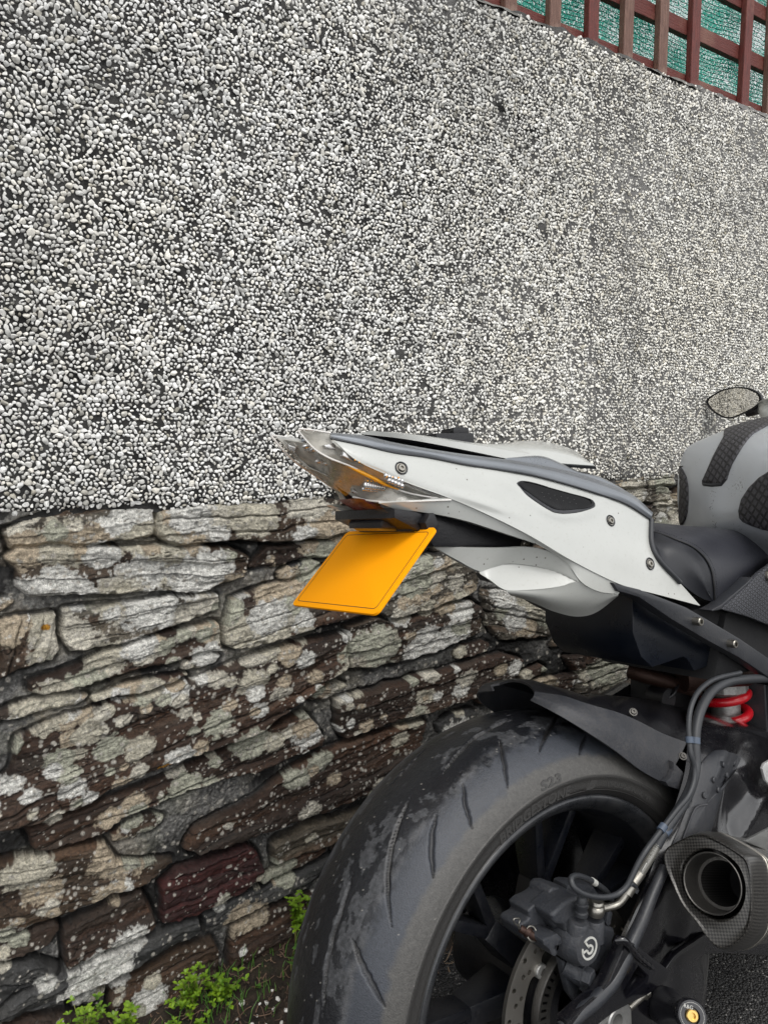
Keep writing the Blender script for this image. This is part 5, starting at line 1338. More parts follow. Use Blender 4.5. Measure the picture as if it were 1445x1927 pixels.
# shock absorber with its red spring
sp0, up_ = B(1364, 1322, 0), Vector((0, 0, 1)); rc_ = .0335
sk = (B(1402, 1322, 0)-B(1326, 1322, 0)).length/2
shock = part('shock_absorber', lathe('shock_absorber', [(-.10, .022), (.0, .0225), (.016, .0225), (.016, .018), (.03, .018), (.05, .018)], sp0-up_*.004, up_, 48), ALU, None, 40)
zc = [B(1364, 1345, 0).z, B(1364, 1307, 0).z]; pitch_ = zc[1]-zc[0]
hp = [Vector((sp0.x+rc_*math.cos(t), sp0.y+rc_*math.sin(t), zc[0]+pitch_*(t-rad(-90-20))/(2*math.pi))) for t in np.linspace(rad(-90-20)-2*math.pi*2, rad(-90-20)+2*math.pi*1.15, 90)]
part('spring', tube('spring', hp, .0074, 400, 14), REDM, shock, 60)
part('spring_collar', lathe('spring_collar', [(0, .034), (.003, .036), (.016, .036), (.016, .030), (.019, .028), (.06, .026)], Vector((sp0.x, sp0.y, B(1364, 1300, 0).z)), up_, 12), ALU, shock, 25)

# ---- tyre hugger
hg_low = [(997, 1318, -.034), (1047, 1343, -.072), (1105, 1378, -.096), (1159, 1414, -.102), (1206, 1450, -.106), (1247, 1473, -.108)]
hg_top = [(1005, 1301, -.032), (1062, 1310, -.060), (1098, 1322, -.076), (1177, 1346, -.084), (1249, 1381, -.092), (1292, 1397, -.098)]
hg_mid = [((a[0]+b[0])/2+3, (a[1]+b[1])/2, (a[2]+b[2])/2-.006) for a, b in zip(hg_low, hg_top)]
g1 = loft_grid([hg_low, hg_mid, hg_top], 60, 10)
lt_ = [P3(p) for p in hg_top]
g2 = loft_grid([lt_, [Vector((p.x+.006, p.y*.55, p.z+.005+.004*i/5)) for i, p in enumerate(lt_)], [Vector((p.x+.008, 0, p.z+.007+.007*i/5)) for i, p in enumerate(lt_)]], 60, 12)
hug = part('rear_mudguard', sheet_mesh('rear_mudguard', [g2], .003, mirror=True), BLACKP, None, 40)
part('mudguard_wing', sheet_mesh('mudguard_wing', [g1], .003, mirror=True), GUARD, hug, 40)
# ribbed bridge of the mudguard ahead of the wing
g3 = loft_grid([[(1098, 1322, -.074), (1177, 1346, -.081), (1249, 1381, -.088), (1296, 1400, -.098), (1330, 1420, -.10)], [(1105, 1312, -.045), (1181, 1326, -.05), (1240, 1345, -.06), (1290, 1362, -.07), (1340, 1380, -.075)], [(1110, 1306, 0), (1181, 1311, 0), (1232, 1320, 0), (1293, 1334, 0), (1354, 1346, 0)]], 60, 14)
for i in range(g3.shape[1]): g3[:, i, 2] += .003*math.sin(i*.42)*np.sin(np.linspace(0, np.pi, g3.shape[0]))
part('mudguard_bridge', sheet_mesh('mudguard_bridge', [g3], .003), BLACKP, hug, 45)
part('mudguard_foot', extrude_poly(pxpoly([(1262, 1432), (1272, 1442), (1290, 1462), (1296, 1474), (1292, 1492), (1252, 1478), (1247, 1470), (1256, 1462), (1262, 1448)], -.112), -.116, -.104, .003), GUARD, hug, 35)
for px, py, y in ((1191, 1340, -.082), (1284, 1423, -.106)):
    part('mudguard_screw', screw('mudguard_screw', B(px, py, y-.003), Vector((-.35, -.7, .62)), .0040, STEEL, True, .0025), DARKST, hug, 35)

# ---- swingarm
r0 = [(1288, 1345, -.05), (1310, 1350, -.06), (1354, 1358, -.065), (1395, 1366, -.065), (1450, 1384, -.06), (1560, 1420, -.06)]
rT = [(1300, 1330, .02), (1320, 1338, .0), (1354, 1346, -.02), (1400, 1358, -.02), (1460, 1382, -.01), (1570, 1418, 0)]
r1 = [(1292, 1390, -.095), (1325, 1392, -.105), (1365, 1400, -.108), (1400, 1414, -.10), (1460, 1436, -.09), (1560, 1470, -.08)]
r2 = [(1288, 1450, -.118), (1318, 1450, -.132), (1362, 1456, -.130), (1398, 1470, -.112), (1460, 1490, -.095), (1560, 1530, -.08)]
r3 = [(1268, 1520, -.122), (1300, 1530, -.140), (1345, 1545, -.138), (1372, 1560, -.108), (1410, 1560, -.112), (1560, 1600, -.08)]
r4 = [(1238, 1600, -.126), (1275, 1612, -.142), (1325, 1640, -.138), (1370, 1670, -.118), (1430, 1690, -.10), (1560, 1720, -.08)]
r5 = [(1205, 1690, -.128), (1245, 1698, -.140), (1300, 1725, -.128), (1350, 1750, -.112), (1400, 1770, -.10), (1500, 1800, -.08)]
r6 = [(1168, 1780, -.128), (1205, 1788, -.135), (1255, 1800, -.126), (1300, 1802, -.112), (1326, 1796, -.102), (1336, 1785, -.09)]
r7 = [(1150, 1870, -.128), (1195, 1868, -.132), (1250, 1870, -.122), (1295, 1868, -.110), (1318, 1862, -.100), (1330, 1858, -.09)]
r8 = [(1150, 1990, -.126), (1190, 1990, -.128), (1240, 1990, -.118), (1280, 1990, -.106), (1300, 1990, -.098), (1311, 1990, -.09)]
swg = loft_grid([rT, r0, r1, r2, r3, r4, r5, r6, r7, r8], 70, 90)
sx_, sy_ = project(swg.reshape(-1, 3)); SP = np.stack([sx_, sy_], 1)
def px_ridge(pts, amp, w):
    ln = linear([(a, b, 0) for a, b in pts], 50)[:, :2]; d = np.sqrt(((SP[:, None]-ln[None])**2).sum(2)); t = d.argmin(1)/49
    return amp*np.exp(-(d.min(1)/w)**2)*np.sin(np.pi*np.clip(t, .04, .96))**.4
dd_ = px_ridge([(1448, 1468), (1412, 1510), (1385, 1565), (1370, 1610)], .016, 13)+px_ridge([(1398, 1405), (1382, 1455), (1378, 1500), (1366, 1550)], -.012, 10)+px_ridge([(1300, 1352), (1340, 1362), (1400, 1376), (1450, 1400)], .008, 12)+px_ridge([(1362, 1395), (1350, 1420), (1335, 1450)], .008, 11)
dd_ += px_ridge([(1270, 1640), (1262, 1720), (1268, 1790), (1262, 1870)], -.006, 16)+px_ridge([(1300, 1700), (1280, 1780), (1240, 1838)], .004, 9)
swg = swg.copy(); swg.reshape(-1, 3)[:, 1] -= dd_
arm = part('swingarm', sheet_mesh('swingarm', [swg], .006), GLOSSB, None, 60)
part('swingarm_far_side', extrude_poly([(.0, .28), (.0, .36), (.12, .42), (.25, .55), (.40, .58), (.5, .42), (.4, .26), (.2, .24)], .12, .145, .006), GLOSSB, arm, 40)
# stepped lower flank seen against the tarmac
bvA = bvh_of([swg])
# the raised tubular edge running down to the axle
ridge = [(1250, 1632, -.140), (1228, 1680, -.143), (1208, 1730, -.147), (1190, 1768, -.150), (1172, 1806, -.152), (1152, 1846, -.153), (1118, 1884, -.153), (1088, 1908, -.152), (1058, 1938, -.150)]
part('arm_edge_tube', tube('arm_edge_tube', ridge, lambda t: .0062+.0022*min(1, t*2), 90, 16), SATIN, arm, 60)
part('axle_brace', extrude_poly(pxpoly([(1058, 1916), (1084, 1892), (1120, 1862), (1136, 1840), (1153, 1802), (1170, 1764), (1188, 1772), (1216, 1796), (1252, 1822), (1244, 1840), (1208, 1866), (1172, 1884), (1145, 1898), (1110, 1925), (1080, 1960), (1052, 1960)], -.15), -.158, -.141, .004,
     [pxpoly([(1190, 1812), (1206, 1832), (1205, 1838), (1168, 1866), (1163, 1858), (1176, 1836)], -.15)]), GLOSSB, arm, 32)
part('axle_brace_floor', extrude_poly(pxpoly([(1180, 1800), (1215, 1830), (1210, 1846), (1160, 1876), (1156, 1862)], -.14), -.136, -.130, 0), CAV, arm, None)
part('weld_bead', tube('weld_bead', [(1158, 1770, -.154), (1172, 1768, -.160), (1184, 1780, -.161), (1200, 1800, -.160), (1222, 1818, -.156), (1242, 1832, -.148)], lambda t: .0038+.0003*math.sin(t*60), 80, 10), GLOSSB, arm, 60)
part('arm_lower_rib', tube('arm_lower_rib', [(1240, 1832, -.146), (1262, 1800, -.136), (1300, 1772, -.124), (1330, 1752, -.112)], .0055, 40, 10), GLOSSB, arm, 60)
# hose guard with six round studs
gd = [(1310, 1460), (1320, 1432), (1340, 1415), (1362, 1414), (1390, 1424), (1380, 1450), (1358, 1480), (1350, 1505), (1334, 1560), (1318, 1600), (1262, 1600), (1276, 1560), (1296, 1512)]
part('hose_guard', ring_patch('hose_guard', gd, bvA, [(1.0, -.002), (.99, .003), (.95, .0042), (.7, .0044), (.3, .0044), (.01, .0044)], 120, -.13), SATIN, arm, 50)
for px, py in ((1353, 1438), (1373, 1435), (1359, 1458), (1335, 1466), (1343, 1485), (1319, 1496)):
    p, n = hit(px, py, bvA, -.13); part('guard_stud', lathe('guard_stud', [(0, .0040), (.0062, .0040), (.0072, .0031), (.0072, 0)], p, n, 24), SATIN, arm, 35)
part('guard_rib', tube('guard_rib', [(*xy, -.1455) for xy in ((1285, 1578), (1296, 1548), (1306, 1524), (1314, 1517), (1330, 1514))], .0013, 40, 8), GUARD, arm, 60)
# axle block, nut, chain adjuster
part('axle_block', extrude_poly(pxpoly([(1108, 1932), (1120, 1915), (1145, 1896), (1174, 1881), (1182, 1897), (1184, 1960), (1110, 1960)], -.148), -.152, -.125, .0025, [circ(B(1156, 1921, -.148).x, B(1156, 1921, -.148).z, .0085, 32)]), ALU, arm, 35)
ax_c = B(1156, 1921, -.152)
part('axle_nut', lathe('axle_nut', [(-.002, .0135), (.002, .0140), (.0035, .0128), (.0035, .0092), (-.002, .0088), (-.012, .0085), (-.012, 0)], ax_c, (0, -1, 0), 48), ALU, arm, 40)
bp, bq = B(1182, 1896, -.135), B(1216, 1866, -.135); bd = (bq-bp)
part('chain_adjuster', lathe('chain_adjuster', [(0, .0042)]+[(bd.length*k/34, .0046 if k % 2 else .0040) for k in range(1, 28)]+[(bd.length*.82, .0066), (bd.length*1.0, .0066), (bd.length*1.02, .0058), (bd.length*1.02, 0)], bp, bd, 6*4), STEEL, arm, 35)
# paddock-stand bobbin
bc = B(1250, 1893, -.135); be = B(1302, 1912, -.205); ba = (be-bc); bl = ba.length
bob = part('stand_bobbin', lathe('stand_bobbin', [(-.01, .0), (-.01, .021), (.010, .021), (.014, .019), (.020, .0165), (.034, .0120), (.046, .0100), (bl-.018, .0100), (bl-.014, .0150), (bl-.011, .0165), (bl-.003, .0165), (bl, .0150), (bl, .0085), (bl-.004, .0080), (bl-.004, 0)], bc, ba, 56), paint('nylon_black', (.012, .012, .015), .3, 0, .3), arm, 40)
part('bobbin_bolt', lathe('bobbin_bolt', [(bl-.006, .0066), (bl+.0006, .0066), (bl+.0014, .0056), (bl+.0014, .0034), (bl-.002, .0030), (bl-.002, 0)], bc, ba, 32), GOLD, bob, 35)
def place_text(body, size, c, n, up, mat, parent, name='lettering', ex=.0002, rot=0, off=0.0):
    me = text_mesh(body, size, ex, off, 'CENTER'); n = Vector(n).normalized(); u_ = Vector(up); u_ = (u_-n*u_.dot(n)).normalized(); s = u_.cross(n)
    if rot: u_, s = u_*math.cos(rot)+s*math.sin(rot), s*math.cos(rot)-u_*math.sin(rot)
    for v in me.vertices: v.co = Vector(c)+s*v.co.x+u_*(v.co.y-size*.33)+n*v.co.z
    return part(name, me, mat, parent, None)
bn = ba.normalized(); ms = bn.cross(Vector((0, 0, 1))).normalized()
place_text('R&G', .0052, be+bn*.0004+Vector((0, 0, .0108))-ms*(-.004), bn, (.35, 0, 1), PRINT, bob, 'lettering')
part('bobbin_ring', lathe('bobbin_ring', [(bl+.0001, .0125), (bl+.0004, .0127), (bl+.0001, .0129)], bc, ba, 60), PRINT, bob, None)
part('silver_bracket', extrude_poly(pxpoly([(1430, 1446), (1434, 1436), (1448, 1428), (1500, 1430), (1500, 1500), (1452, 1486), (1436, 1468)], -.13), -.133, -.129, .001, [pxpoly([(1441, 1450), (1450, 1452), (1462, 1468), (1455, 1472), (1443, 1462)], -.13)]), paint('silver_lacquer', (.6, .6, .6), .3, .5), None, 35)
# ---- rear brake caliper (cast, three stepped blocks) with bleed nipple, banjo and hoses
z6 = lambda pts: [(930+a/5.352, 1620+b/5.352) for a, b in pts]
cal_back = z6([(150, 620), (175, 575), (235, 545), (262, 520), (240, 450), (300, 395), (370, 368), (440, 320), (455, 260), (490, 222), (560, 222), (700, 270), (830, 350), (858, 420), (700, 520), (600, 560), (620, 660), (500, 690), (420, 640), (330, 690), (250, 750), (190, 720)])
cal_mid = z6([(430, 470), (560, 350), (700, 290), (830, 350), (856, 420), (850, 520), (940, 560), (1060, 600), (1080, 660), (1050, 720), (1040, 800), (1000, 960), (880, 1050), (720, 980), (640, 860), (600, 700), (560, 570), (470, 560)])
cal = part('brake_caliper', join_meshes('brake_caliper', [extrude_poly(pxpoly(cal_back, -.085), -.100, -.068, .006, seg=3, rnd=1), extrude_poly(pxpoly(cal_mid, -.105), -.126, -.090, .007, seg=3, rnd=1),
      extrude_poly(pxpoly(z6([(455, 530), (600, 400), (760, 330), (850, 400), (700, 500), (560, 560), (600, 690), (520, 640)]), -.1), -.112, -.075, .005, seg=3, rnd=1)]), CALI, None, 50)
lc = B(1107.5, 1784, -.142)
part('piston_housing', lathe('piston_housing', [(-.05, .0235), (-.012, .0235), (-.008, .0220), (-.0035, .0205), (0, .0190), (.0004, .0175), (.0004, 0)], lc, (0, -1, 0), 56), CALI, cal, 40)
part('caliper_lug', extrude_poly(pxpoly(z6([(415, 760), (430, 740), (560, 690), (600, 730), (610, 790), (570, 810), (560, 880), (540, 925), (500, 900), (480, 850), (420, 800)]), -.115), -.126, -.096, .003, [circ(B(1032, 1775, -.115).x, B(1032, 1775, -.115).z, .0022, 14)], rnd=1), CALI, cal, 40)
part('pad_pin', join_meshes('pad_pin', [tube('p', [(978, 1747, -.100), (1010, 1765, -.112)], .0042, 16, 14), tube('p', [(990, 1752, -.104), (997, 1758, -.108)], .0056, 8, 14)]), RUST, cal, 60)
part('retaining_clip', join_meshes('retaining_clip', [tube('p', [(976, 1748, -.112), (976, 1738, -.113), (978, 1731, -.113), (972, 1728, -.113), (966, 1730, -.113), (968, 1737, -.113), (974, 1742, -.113), (979, 1748, -.112)], .0008, 50, 8), tube('p', [Vector((B(1000, 1757, -.108)+Vector((0, 0, 0))).to_tuple())+Vector((.0068*math.cos(a), .003*math.sin(a), .0068*math.sin(a))) for a in np.linspace(0, 5.8, 12)], .0013, 40, 8)]), STEEL, cal, 60)
part('bleed_boss', join_meshes('bleed_boss', [lathe('b', [(-.02, .0125), (0, .0115), (.002, .0100), (.002, 0)], B(1088, 1735, -.133), (.05, -.25, 1), 32), lathe('b', [(-.02, .0120), (.002, .0115), (.004, .010), (.004, 0)], B(1117, 1735, -.133), (.05, -.1, 1), 32),
     extrude_poly(pxpoly(z6([(1100, 500), (1130, 480), (1150, 500), (1130, 620), (1100, 640), (1080, 600)]), -.12), -.126, -.112, .002)]), CALI, cal, 40)
part('bleed_nipple', lathe('bleed_nipple', [(0, .0072), (.004, .0074), (.005, .0060), (.008, .0060), (.010, .0072), (.013, .0072), (.014, .0058), (.019, .0055), (.021, .004), (.021, 0)], B(1093, 1722, -.136), (.06, -.1, 1), 28), RUBB, cal, 45)
part('banjo_fitting', join_meshes('banjo_fitting', [lathe('b', [(-.008, .004), (-.006, .0085), (-.001, .0098), (.004, .0090), (.0055, .0070), (.0065, .0082), (.0090, .0080), (.0105, .0065), (.0105, 0)], B(1121, 1711, -.138), (.05, -.15, 1), 40),
     tube('p', [(1128, 1710, -.140), (1145, 1707, -.143), (1162, 1701, -.147), (1174, 1688, -.150), (1182, 1674, -.152)], .0044, 50, 16),
     tube('p', [(1178, 1682, -.151), (1189, 1664, -.153)], .0064, 10, 18), tube('p', [(1191, 1661, -.153), (1206, 1640, -.155)], .0060, 10, 18)]), STEEL, cal, 45)
hz = part('brake_hose', tube('brake_hose', [(1203, 1645, -.155), (1216, 1624, -.158), (1230, 1600, -.160), (1240, 1582, -.162)], .0052, 40, 18), paint('smoked_clear_hose', (.16, .155, .14), .3, .4, .5), None, 60)
part('brake_hose_sleeve', tube('brake_hose_sleeve', [(1234, 1592, -.1612), (1248, 1566, -.163), (1266, 1540, -.163), (1287, 1508, -.162), (1301, 1476, -.160), (1308, 1440, -.156), (1307, 1405, -.152), (1309, 1370, -.147), (1318, 1335, -.142), (1336, 1304, -.137), (1362, 1286, -.132), (1395, 1279, -.126), (1450, 1276, -.110)], .0062, 160, 18), RUBB, hz, 60)
sc_ = part('sensor_cable', tube('sensor_cable', [(1150, 1692, -.118), (1140, 1677, -.125), (1122, 1663, -.132), (1100, 1652, -.138), (1082, 1648, -.142), (1074, 1654, -.146), (1078, 1668, -.150), (1093, 1680, -.153), (1115, 1687, -.155), (1140, 1688, -.157), (1162, 1682, -.159), (1178, 1668, -.162), (1188, 1650, -.164), (1200, 1625, -.166), (1215, 1600, -.168), (1232, 1577, -.168), (1250, 1553, -.168), (1274, 1522, -.168), (1295, 1496, -.168), (1305, 1468, -.166), (1306, 1446, -.164), (1299, 1418, -.162), (1296, 1392, -.158), (1295, 1362, -.154), (1299, 1332, -.150), (1310, 1306, -.146), (1330, 1286, -.140), (1350, 1276, -.136), (1392, 1266, -.128)], .0032, 300, 14), RUBB, None, 60)
q = B(1117, 1660, -.134); part('cable_marker', tube('cable_marker', [(1113, 1657, -.1345), (1120, 1662, -.1325)], .0036, 8, 16), PRINT, sc_, 60)
def clip(p0, p1, w0, w1, r):
    return join_meshes('c', [tube('c', [p0, p1], r, 8, 20), tube('c', [w0, w1], r*1.35, 8, 20)])
part('hose_clip', clip((1296, 1386, -.158), (1297, 1398, -.1595), (1307, 1388, -.1505), (1307, 1400, -.152), .0046), CLIPP, hz, 50)
part('hose_clip', clip((1242, 1563, -.168), (1249, 1553, -.168), (1247, 1568, -.163), (1255, 1557, -.163), .0048), CLIPP, hz, 50)
part('cable_tie', join_meshes('cable_tie', [tube('t', [(1176, 1669, -.158), (1185, 1664, -.164), (1195, 1668, -.158), (1197, 1672, -.150)], .0022, 30, 10), extrude_poly(pxpoly([(1190, 1668), (1196, 1672), (1192, 1680), (1186, 1676)], -.15), -.155, -.146, .001)]), RUBB, hz, 50)
# printing along the hose
a_, b_ = B(1206, 1641, -.160), B(1237, 1588, -.166); dh = (a_-b_)
cN = (camV-(a_+b_)/2).normalized()
me = text_mesh('21 1/8 HL  DOT', .0052, .0001, 0, 'LEFT'); xs = [v.co.x for v in me.vertices]; w = max(xs)-min(xs); dn = dh.normalized(); uu = cN.cross(dn).normalized()
for v in me.vertices: v.co = b_+dh*.02+dn*((v.co.x-min(xs))/w*dh.length*.62)+uu*(v.co.y-.0018)+cN*(.0036-.5*(v.co.y-.0018)**2/.0052)
part('hose_print', me, PRINT, hz, None)
me = tube('hose_stripe', [b_+dn*dh.length*.68+cN*.0048, b_+dn*dh.length*.95+cN*.0048], .0005, 8, 6); part('hose_stripe', me, PRINT, hz, None)
# emblem on the caliper: an open ring with a lower-case b shape inside, leaning
em = []
def arc_band(cx, cz, r, w, a0, a1, n=40, sx=1.0):
    o = [(cx+sx*(r+w/2)*math.cos(rad(a)), cz+(r+w/2)*math.sin(rad(a))) for a in np.linspace(a0, a1, n)]; i_ = [(cx+sx*(r-w/2)*math.cos(rad(a)), cz+(r-w/2)*math.sin(rad(a))) for a in np.linspace(a1, a0, n)]
    return o+i_
emb = [arc_band(0, 0, .0112, .0022, -208, 118), arc_band(.0004, -.0016, .0042, .0023, -196, 122, 30)]
emb.append([(-.0112, -.0006), (-.0048, -.0006), (-.0028, -.0012), (-.0040, .0010), (-.0090, .0016), (-.0118, .0016)])
emb.append([(-.0058, .0102), (-.0036, .0112), (-.0006, .0040), (.0006, .0014), (-.0020, .0018), (-.0030, .0040)])
for pts in emb: em.append(extrude_poly(pts, -.0010, 0, 0))
me = join_meshes('emblem', em); ca, sa = math.cos(rad(10)), math.sin(rad(10))
for v in me.vertices: x, z = v.co.x, v.co.z; v.co = lc+Vector((x*ca-z*sa, v.co.y-.0003, x*sa+z*ca))
part('emblem', me, PRINT, cal, None)
part('caliper_bracket', join_meshes('caliper_bracket', [extrude_poly(pxpoly(z6([(650, 980), (710, 1000), (760, 1060), (800, 1160), (850, 1260), (880, 1380), (800, 1420), (735, 1330), (700, 1200), (668, 1060)]), -.115), -.118, -.108, .003),
      tube('t', [(1062, 1815, -.112), (1090, 1832, -.125)], .0115, 12, 20), extrude_poly(pxpoly(z6([(880, 1210), (1000, 1200), (1010, 1240), (900, 1330), (860, 1300)]), -.12), -.130, -.110, .003)]), CALI, cal, 40)
part('bracket_bolt', lathe('bracket_bolt', [(-.01, .0125), (.001, .0125), (.0015, .0105), (.0095, .0100), (.0105, .0085), (.0105, .0)], B(1098, 1835, -.130), (.25, -.9, -.1), 6), CALI, cal, 25)
part('caliper_far_half', extrude_poly(pxpoly(z6([(640, 200), (700, 180), (900, 200), (1000, 330), (1000, 420), (640, 300)]), -.06), -.074, -.050, .004, rnd=1), CALI, cal, 40)

# ---- silencer with carbon end cap
ec = on_plane(1341, 1664, bG+bY*(-.205), bY); ec = BMI @ ec
vv = (camV-ec).normalized(); rl = Vector(rL)
eax = (vv*math.cos(rad(24))-rl*math.sin(rad(24))).normalized()               # points back out of the pipe
ulocal = Vector(uL); es = (rl-eax*rl.dot(eax)).normalized(); et = eax.cross(es)
if et.dot(ulocal) < 0: et = -et
def on_face(px, py, t=0.0):
    Pw = BM @ (ec-eax*t); Nw = BM.to_3x3() @ eax
    q = BMI @ on_plane(px, py, Pw, Nw)-(ec-eax*t); return (q.dot(es), q.dot(et))
capo = [on_face(*p) for p in [(1250, 1618), (1253, 1600), (1268, 1589), (1306, 1572), (1322, 1571), (1340, 1578), (1385, 1604), (1402, 1618), (1409, 1640), (1412, 1680), (1411, 1722), (1405, 1748), (1390, 1768), (1370, 1781), (1352, 1782), (1336, 1770), (1310, 1735), (1284, 1702), (1265, 1662)]]
N_ = 140
co_ = spline([(a, b, 0) for a, b in capo], N_, True)[:, :2]
hx, hz_ = on_face(1341, 1662); hr = .034
print('cap', co_.min(0), co_.max(0), 'hole', hx, hz_, 'len', eax)
def sect(scale, t, off=(0, 0), shape=None, blend=0.0):
    base = co_*scale; c = co_.mean(0)*(1-scale); pts = base+c
    if blend:
        an = np.arctan2(co_[:, 1]-hz_, co_[:, 0]-hx); cc = np.stack([hx+hr*np.cos(an), hz_+hr*np.sin(an)], 1); pts = pts*(1-blend)+cc*blend
    pts = pts+np.array(off)
    return [np.array(ec+es*a+et*b-eax*t) for a, b in pts]
G_ = [sect(1, .006, blend=.93), sect(1, .001, blend=.88), sect(1, .0, blend=.82), sect(1, .0015, blend=.55), sect(1, .002, blend=.2), sect(.99, .0005), sect(1.0, -.0006), sect(1.02, .001), sect(1.035, .004),
      sect(1.07, .014), sect(1.09, .026), sect(1.095, .040), sect(1.08, .056)]
G_ = np.array(G_); me = np_mesh('end_cap', G_.reshape(-1, 3), grid_faces(len(G_), N_, wrap_v=True))
dl = np.concatenate([np.zeros((1, N_)), np.cumsum(np.linalg.norm(np.diff(G_, axis=0), axis=2), 0)], 0)
rel = G_-np.array(ec); uvp = np.stack([rel@np.array(es), rel@np.array(et)], -1)
arcl = np.concatenate([[0], np.cumsum(np.linalg.norm(np.diff(co_, axis=0), axis=1))])
uv = uvp.copy(); uv[8:, :, 0] = arcl[None]; uv[8:, :, 1] = dl[8:]
set_uv(me, uv.reshape(-1, 2))
sil = part('silencer', join_meshes('silencer', [np_mesh('s', np.array([sect(1.06, .058), sect(1.05, .075), sect(1.04, .16), sect(1.0, .26), sect(.8, .32), sect(.4, .36), sect(.3, .42)]).reshape(-1, 3), grid_faces(7, N_, wrap_v=True))]), TITAN, None, 40)
part('end_cap', me, CARB, sil, 28)
part('end_cap_band', np_mesh('end_cap_band', np.array([sect(1.085, .055), sect(1.10, .0555), sect(1.10, .0600), sect(1.085, .0605), sect(1.085, .064), sect(1.095, .0645), sect(1.095, .067), sect(1.06, .0675)]).reshape(-1, 3), grid_faces(8, N_, wrap_v=True)), STEEL, sil, 30)
oc_ = ec+es*hx+et*hz_
part('outlet_tube', lathe('outlet_tube', [(.004, hr*.955), (.0045, hr*.93), (.0035, hr*.90), (-.004, hr*.885), (-.030, hr*.82), (-.030, hr*.72)], oc_, eax, 72), DARKST, sil, 40)
M = NT('perforated_steel', Roughness=.5, Metallic=.6); pu_ = M.co('UV'); mp = M.n.new('ShaderNodeMapping'); M.l.new(pu_, mp.inputs[0]); mp.inputs['Scale'].default_value = (330, 330, 330)
dv = M.n.new('ShaderNodeTexVoronoi'); dv.inputs['Randomness'].default_value = 0; dv.inputs['Scale'].default_value = 1; M.l.new(mp.outputs[0], dv.inputs['Vector'])
M.set('Base_Color', M.mix(M.ramp(dv.outputs['Distance'], [(.28, 0.), (.36, 1.)]), (.002, .002, .002), (.10, .095, .09)))
ng, na = 24, 72; Gp = np.array([[np.array(oc_-eax*(.030+.10*k/(ng-1))+es*(hr*.735*math.cos(a))+et*(hr*.735*math.sin(a))) for a in np.linspace(0, 2*math.pi, na)] for k in range(ng)])
me = np_mesh('perforated_core', Gp.reshape(-1, 3), grid_faces(ng, na)); set_uv(me, np.stack(np.meshgrid(.10*np.arange(ng)/(ng-1), hr*.735*np.linspace(0, 2*np.pi, na), indexing='ij'), -1).reshape(-1, 2)); part('perforated_core', me, M.m, sil, 60)
part('silencer_end', lathe('silencer_end', [(-.13, hr*.735), (-.13, 0)], oc_, eax, 40), CAV, sil, None)
for k, (px, py) in enumerate(((1432, 1766),)):
    p = BMI @ on_plane(px, py, BM @ (ec-eax*.09), BM.to_3x3() @ (Vector((0, -1, -.3)))); part('can_rivet', lathe('can_rivet', [(0, .0035), (.0012, .003), (.0018, 0)], p, camV-p, 16), STEEL, sil, 60)
part('silencer_bracket', extrude_poly(pxpoly([(1398, 1582), (1412, 1575), (1470, 1545), (1470, 1612), (1440, 1600)], -.19), -.192, -.188, .001), ALU, sil, 30)

# ---- tank, seat, side guard, mirror
def TR(y, rows): return rows
tk = [[(1290, 1040, .08), (1310, 1040, .045), (1340, 1035, 0), (1385, 1030, -.045), (1430, 1040, -.085), (1480, 1055, -.12), (1560, 1080, -.14)],
      [(1283, 994, .09), (1300, 994, .05), (1330, 990, 0), (1370, 988, -.05), (1415, 996, -.10), (1470, 1012, -.145), (1560, 1025, -.175)],
      [(1274, 945, .105), (1296, 942, .055), (1330, 936, 0), (1372, 930, -.05), (1420, 930, -.11), (1480, 940, -.165), (1570, 950, -.19)],
      [(1277, 885, .105), (1299, 881, .055), (1334, 875, 0), (1378, 866, -.05), (1430, 862, -.11), (1490, 868, -.165), (1580, 880, -.19)],
      [(1290, 846, .095), (1314, 842, .050), (1350, 834, 0), (1394, 826, -.045), (1446, 822, -.09), (1510, 828, -.14), (1590, 840, -.17)],
      [(1322, 826, .085), (1344, 818, .045), (1380, 808, 0), (1426, 801, -.035), (1484, 800, -.07), (1550, 806, -.12), (1620, 820, -.15)],
      [(1366, 812, .075), (1392, 801, .04), (1426, 790, 0), (1472, 786, -.03), (1530, 786, -.065), (1590, 795, -.10), (1660, 808, -.13)],
      [(1430, 806, .06), (1456, 795, .03), (1490, 785, 0), (1540, 782, -.03), (1590, 784, -.06), (1650, 792, -.09), (1700, 802, -.12)]]
gT = loft_grid(tk, 70, 50)
last = gT[-1].copy(); ext = [last+np.array([d, 0, dz])*1.0 for d, dz in ((.06, -.004), (.12, -.03), (.18, -.09), (.22, -.18))]
gT2 = loft_grid([[Vector(p) for p in last[::6]]]+[[Vector(p) for p in e[::6]] for e in ext], 40, 14)
tank = part('fuel_tank', sheet_mesh('fuel_tank', [gT, gT2], .002), SILVER, None, 60)
bvT = bvh_of([gT])
z3 = lambda pts: [(1220+a/6.422, 720+b/6.422) for a, b in pts]
part('centre_tank_pad', px_patch('centre_tank_pad', z3([(1640, 400), (1445, 425), (1200, 448), (1050, 472), (960, 520), (912, 570), (905, 660), (855, 750), (780, 890), (705, 1060), (640, 1205)]), z3([(1640, 450), (1445, 520), (1360, 565), (1260, 625), (1200, 690), (1120, 800), (1060, 900), (1010, 990), (975, 1080), (950, 1170), (890, 1240)]), bvT, .0035, 90, 34, -.02, .006), PAD, tank, 60)
part('pad_foot', px_patch('pad_foot', z3([(640, 1200), (760, 1215), (945, 1170)]), z3([(660, 1252), (760, 1262), (880, 1252)]), bvT, .003, 30, 10, -.02, .004), RUBB, tank, 60)
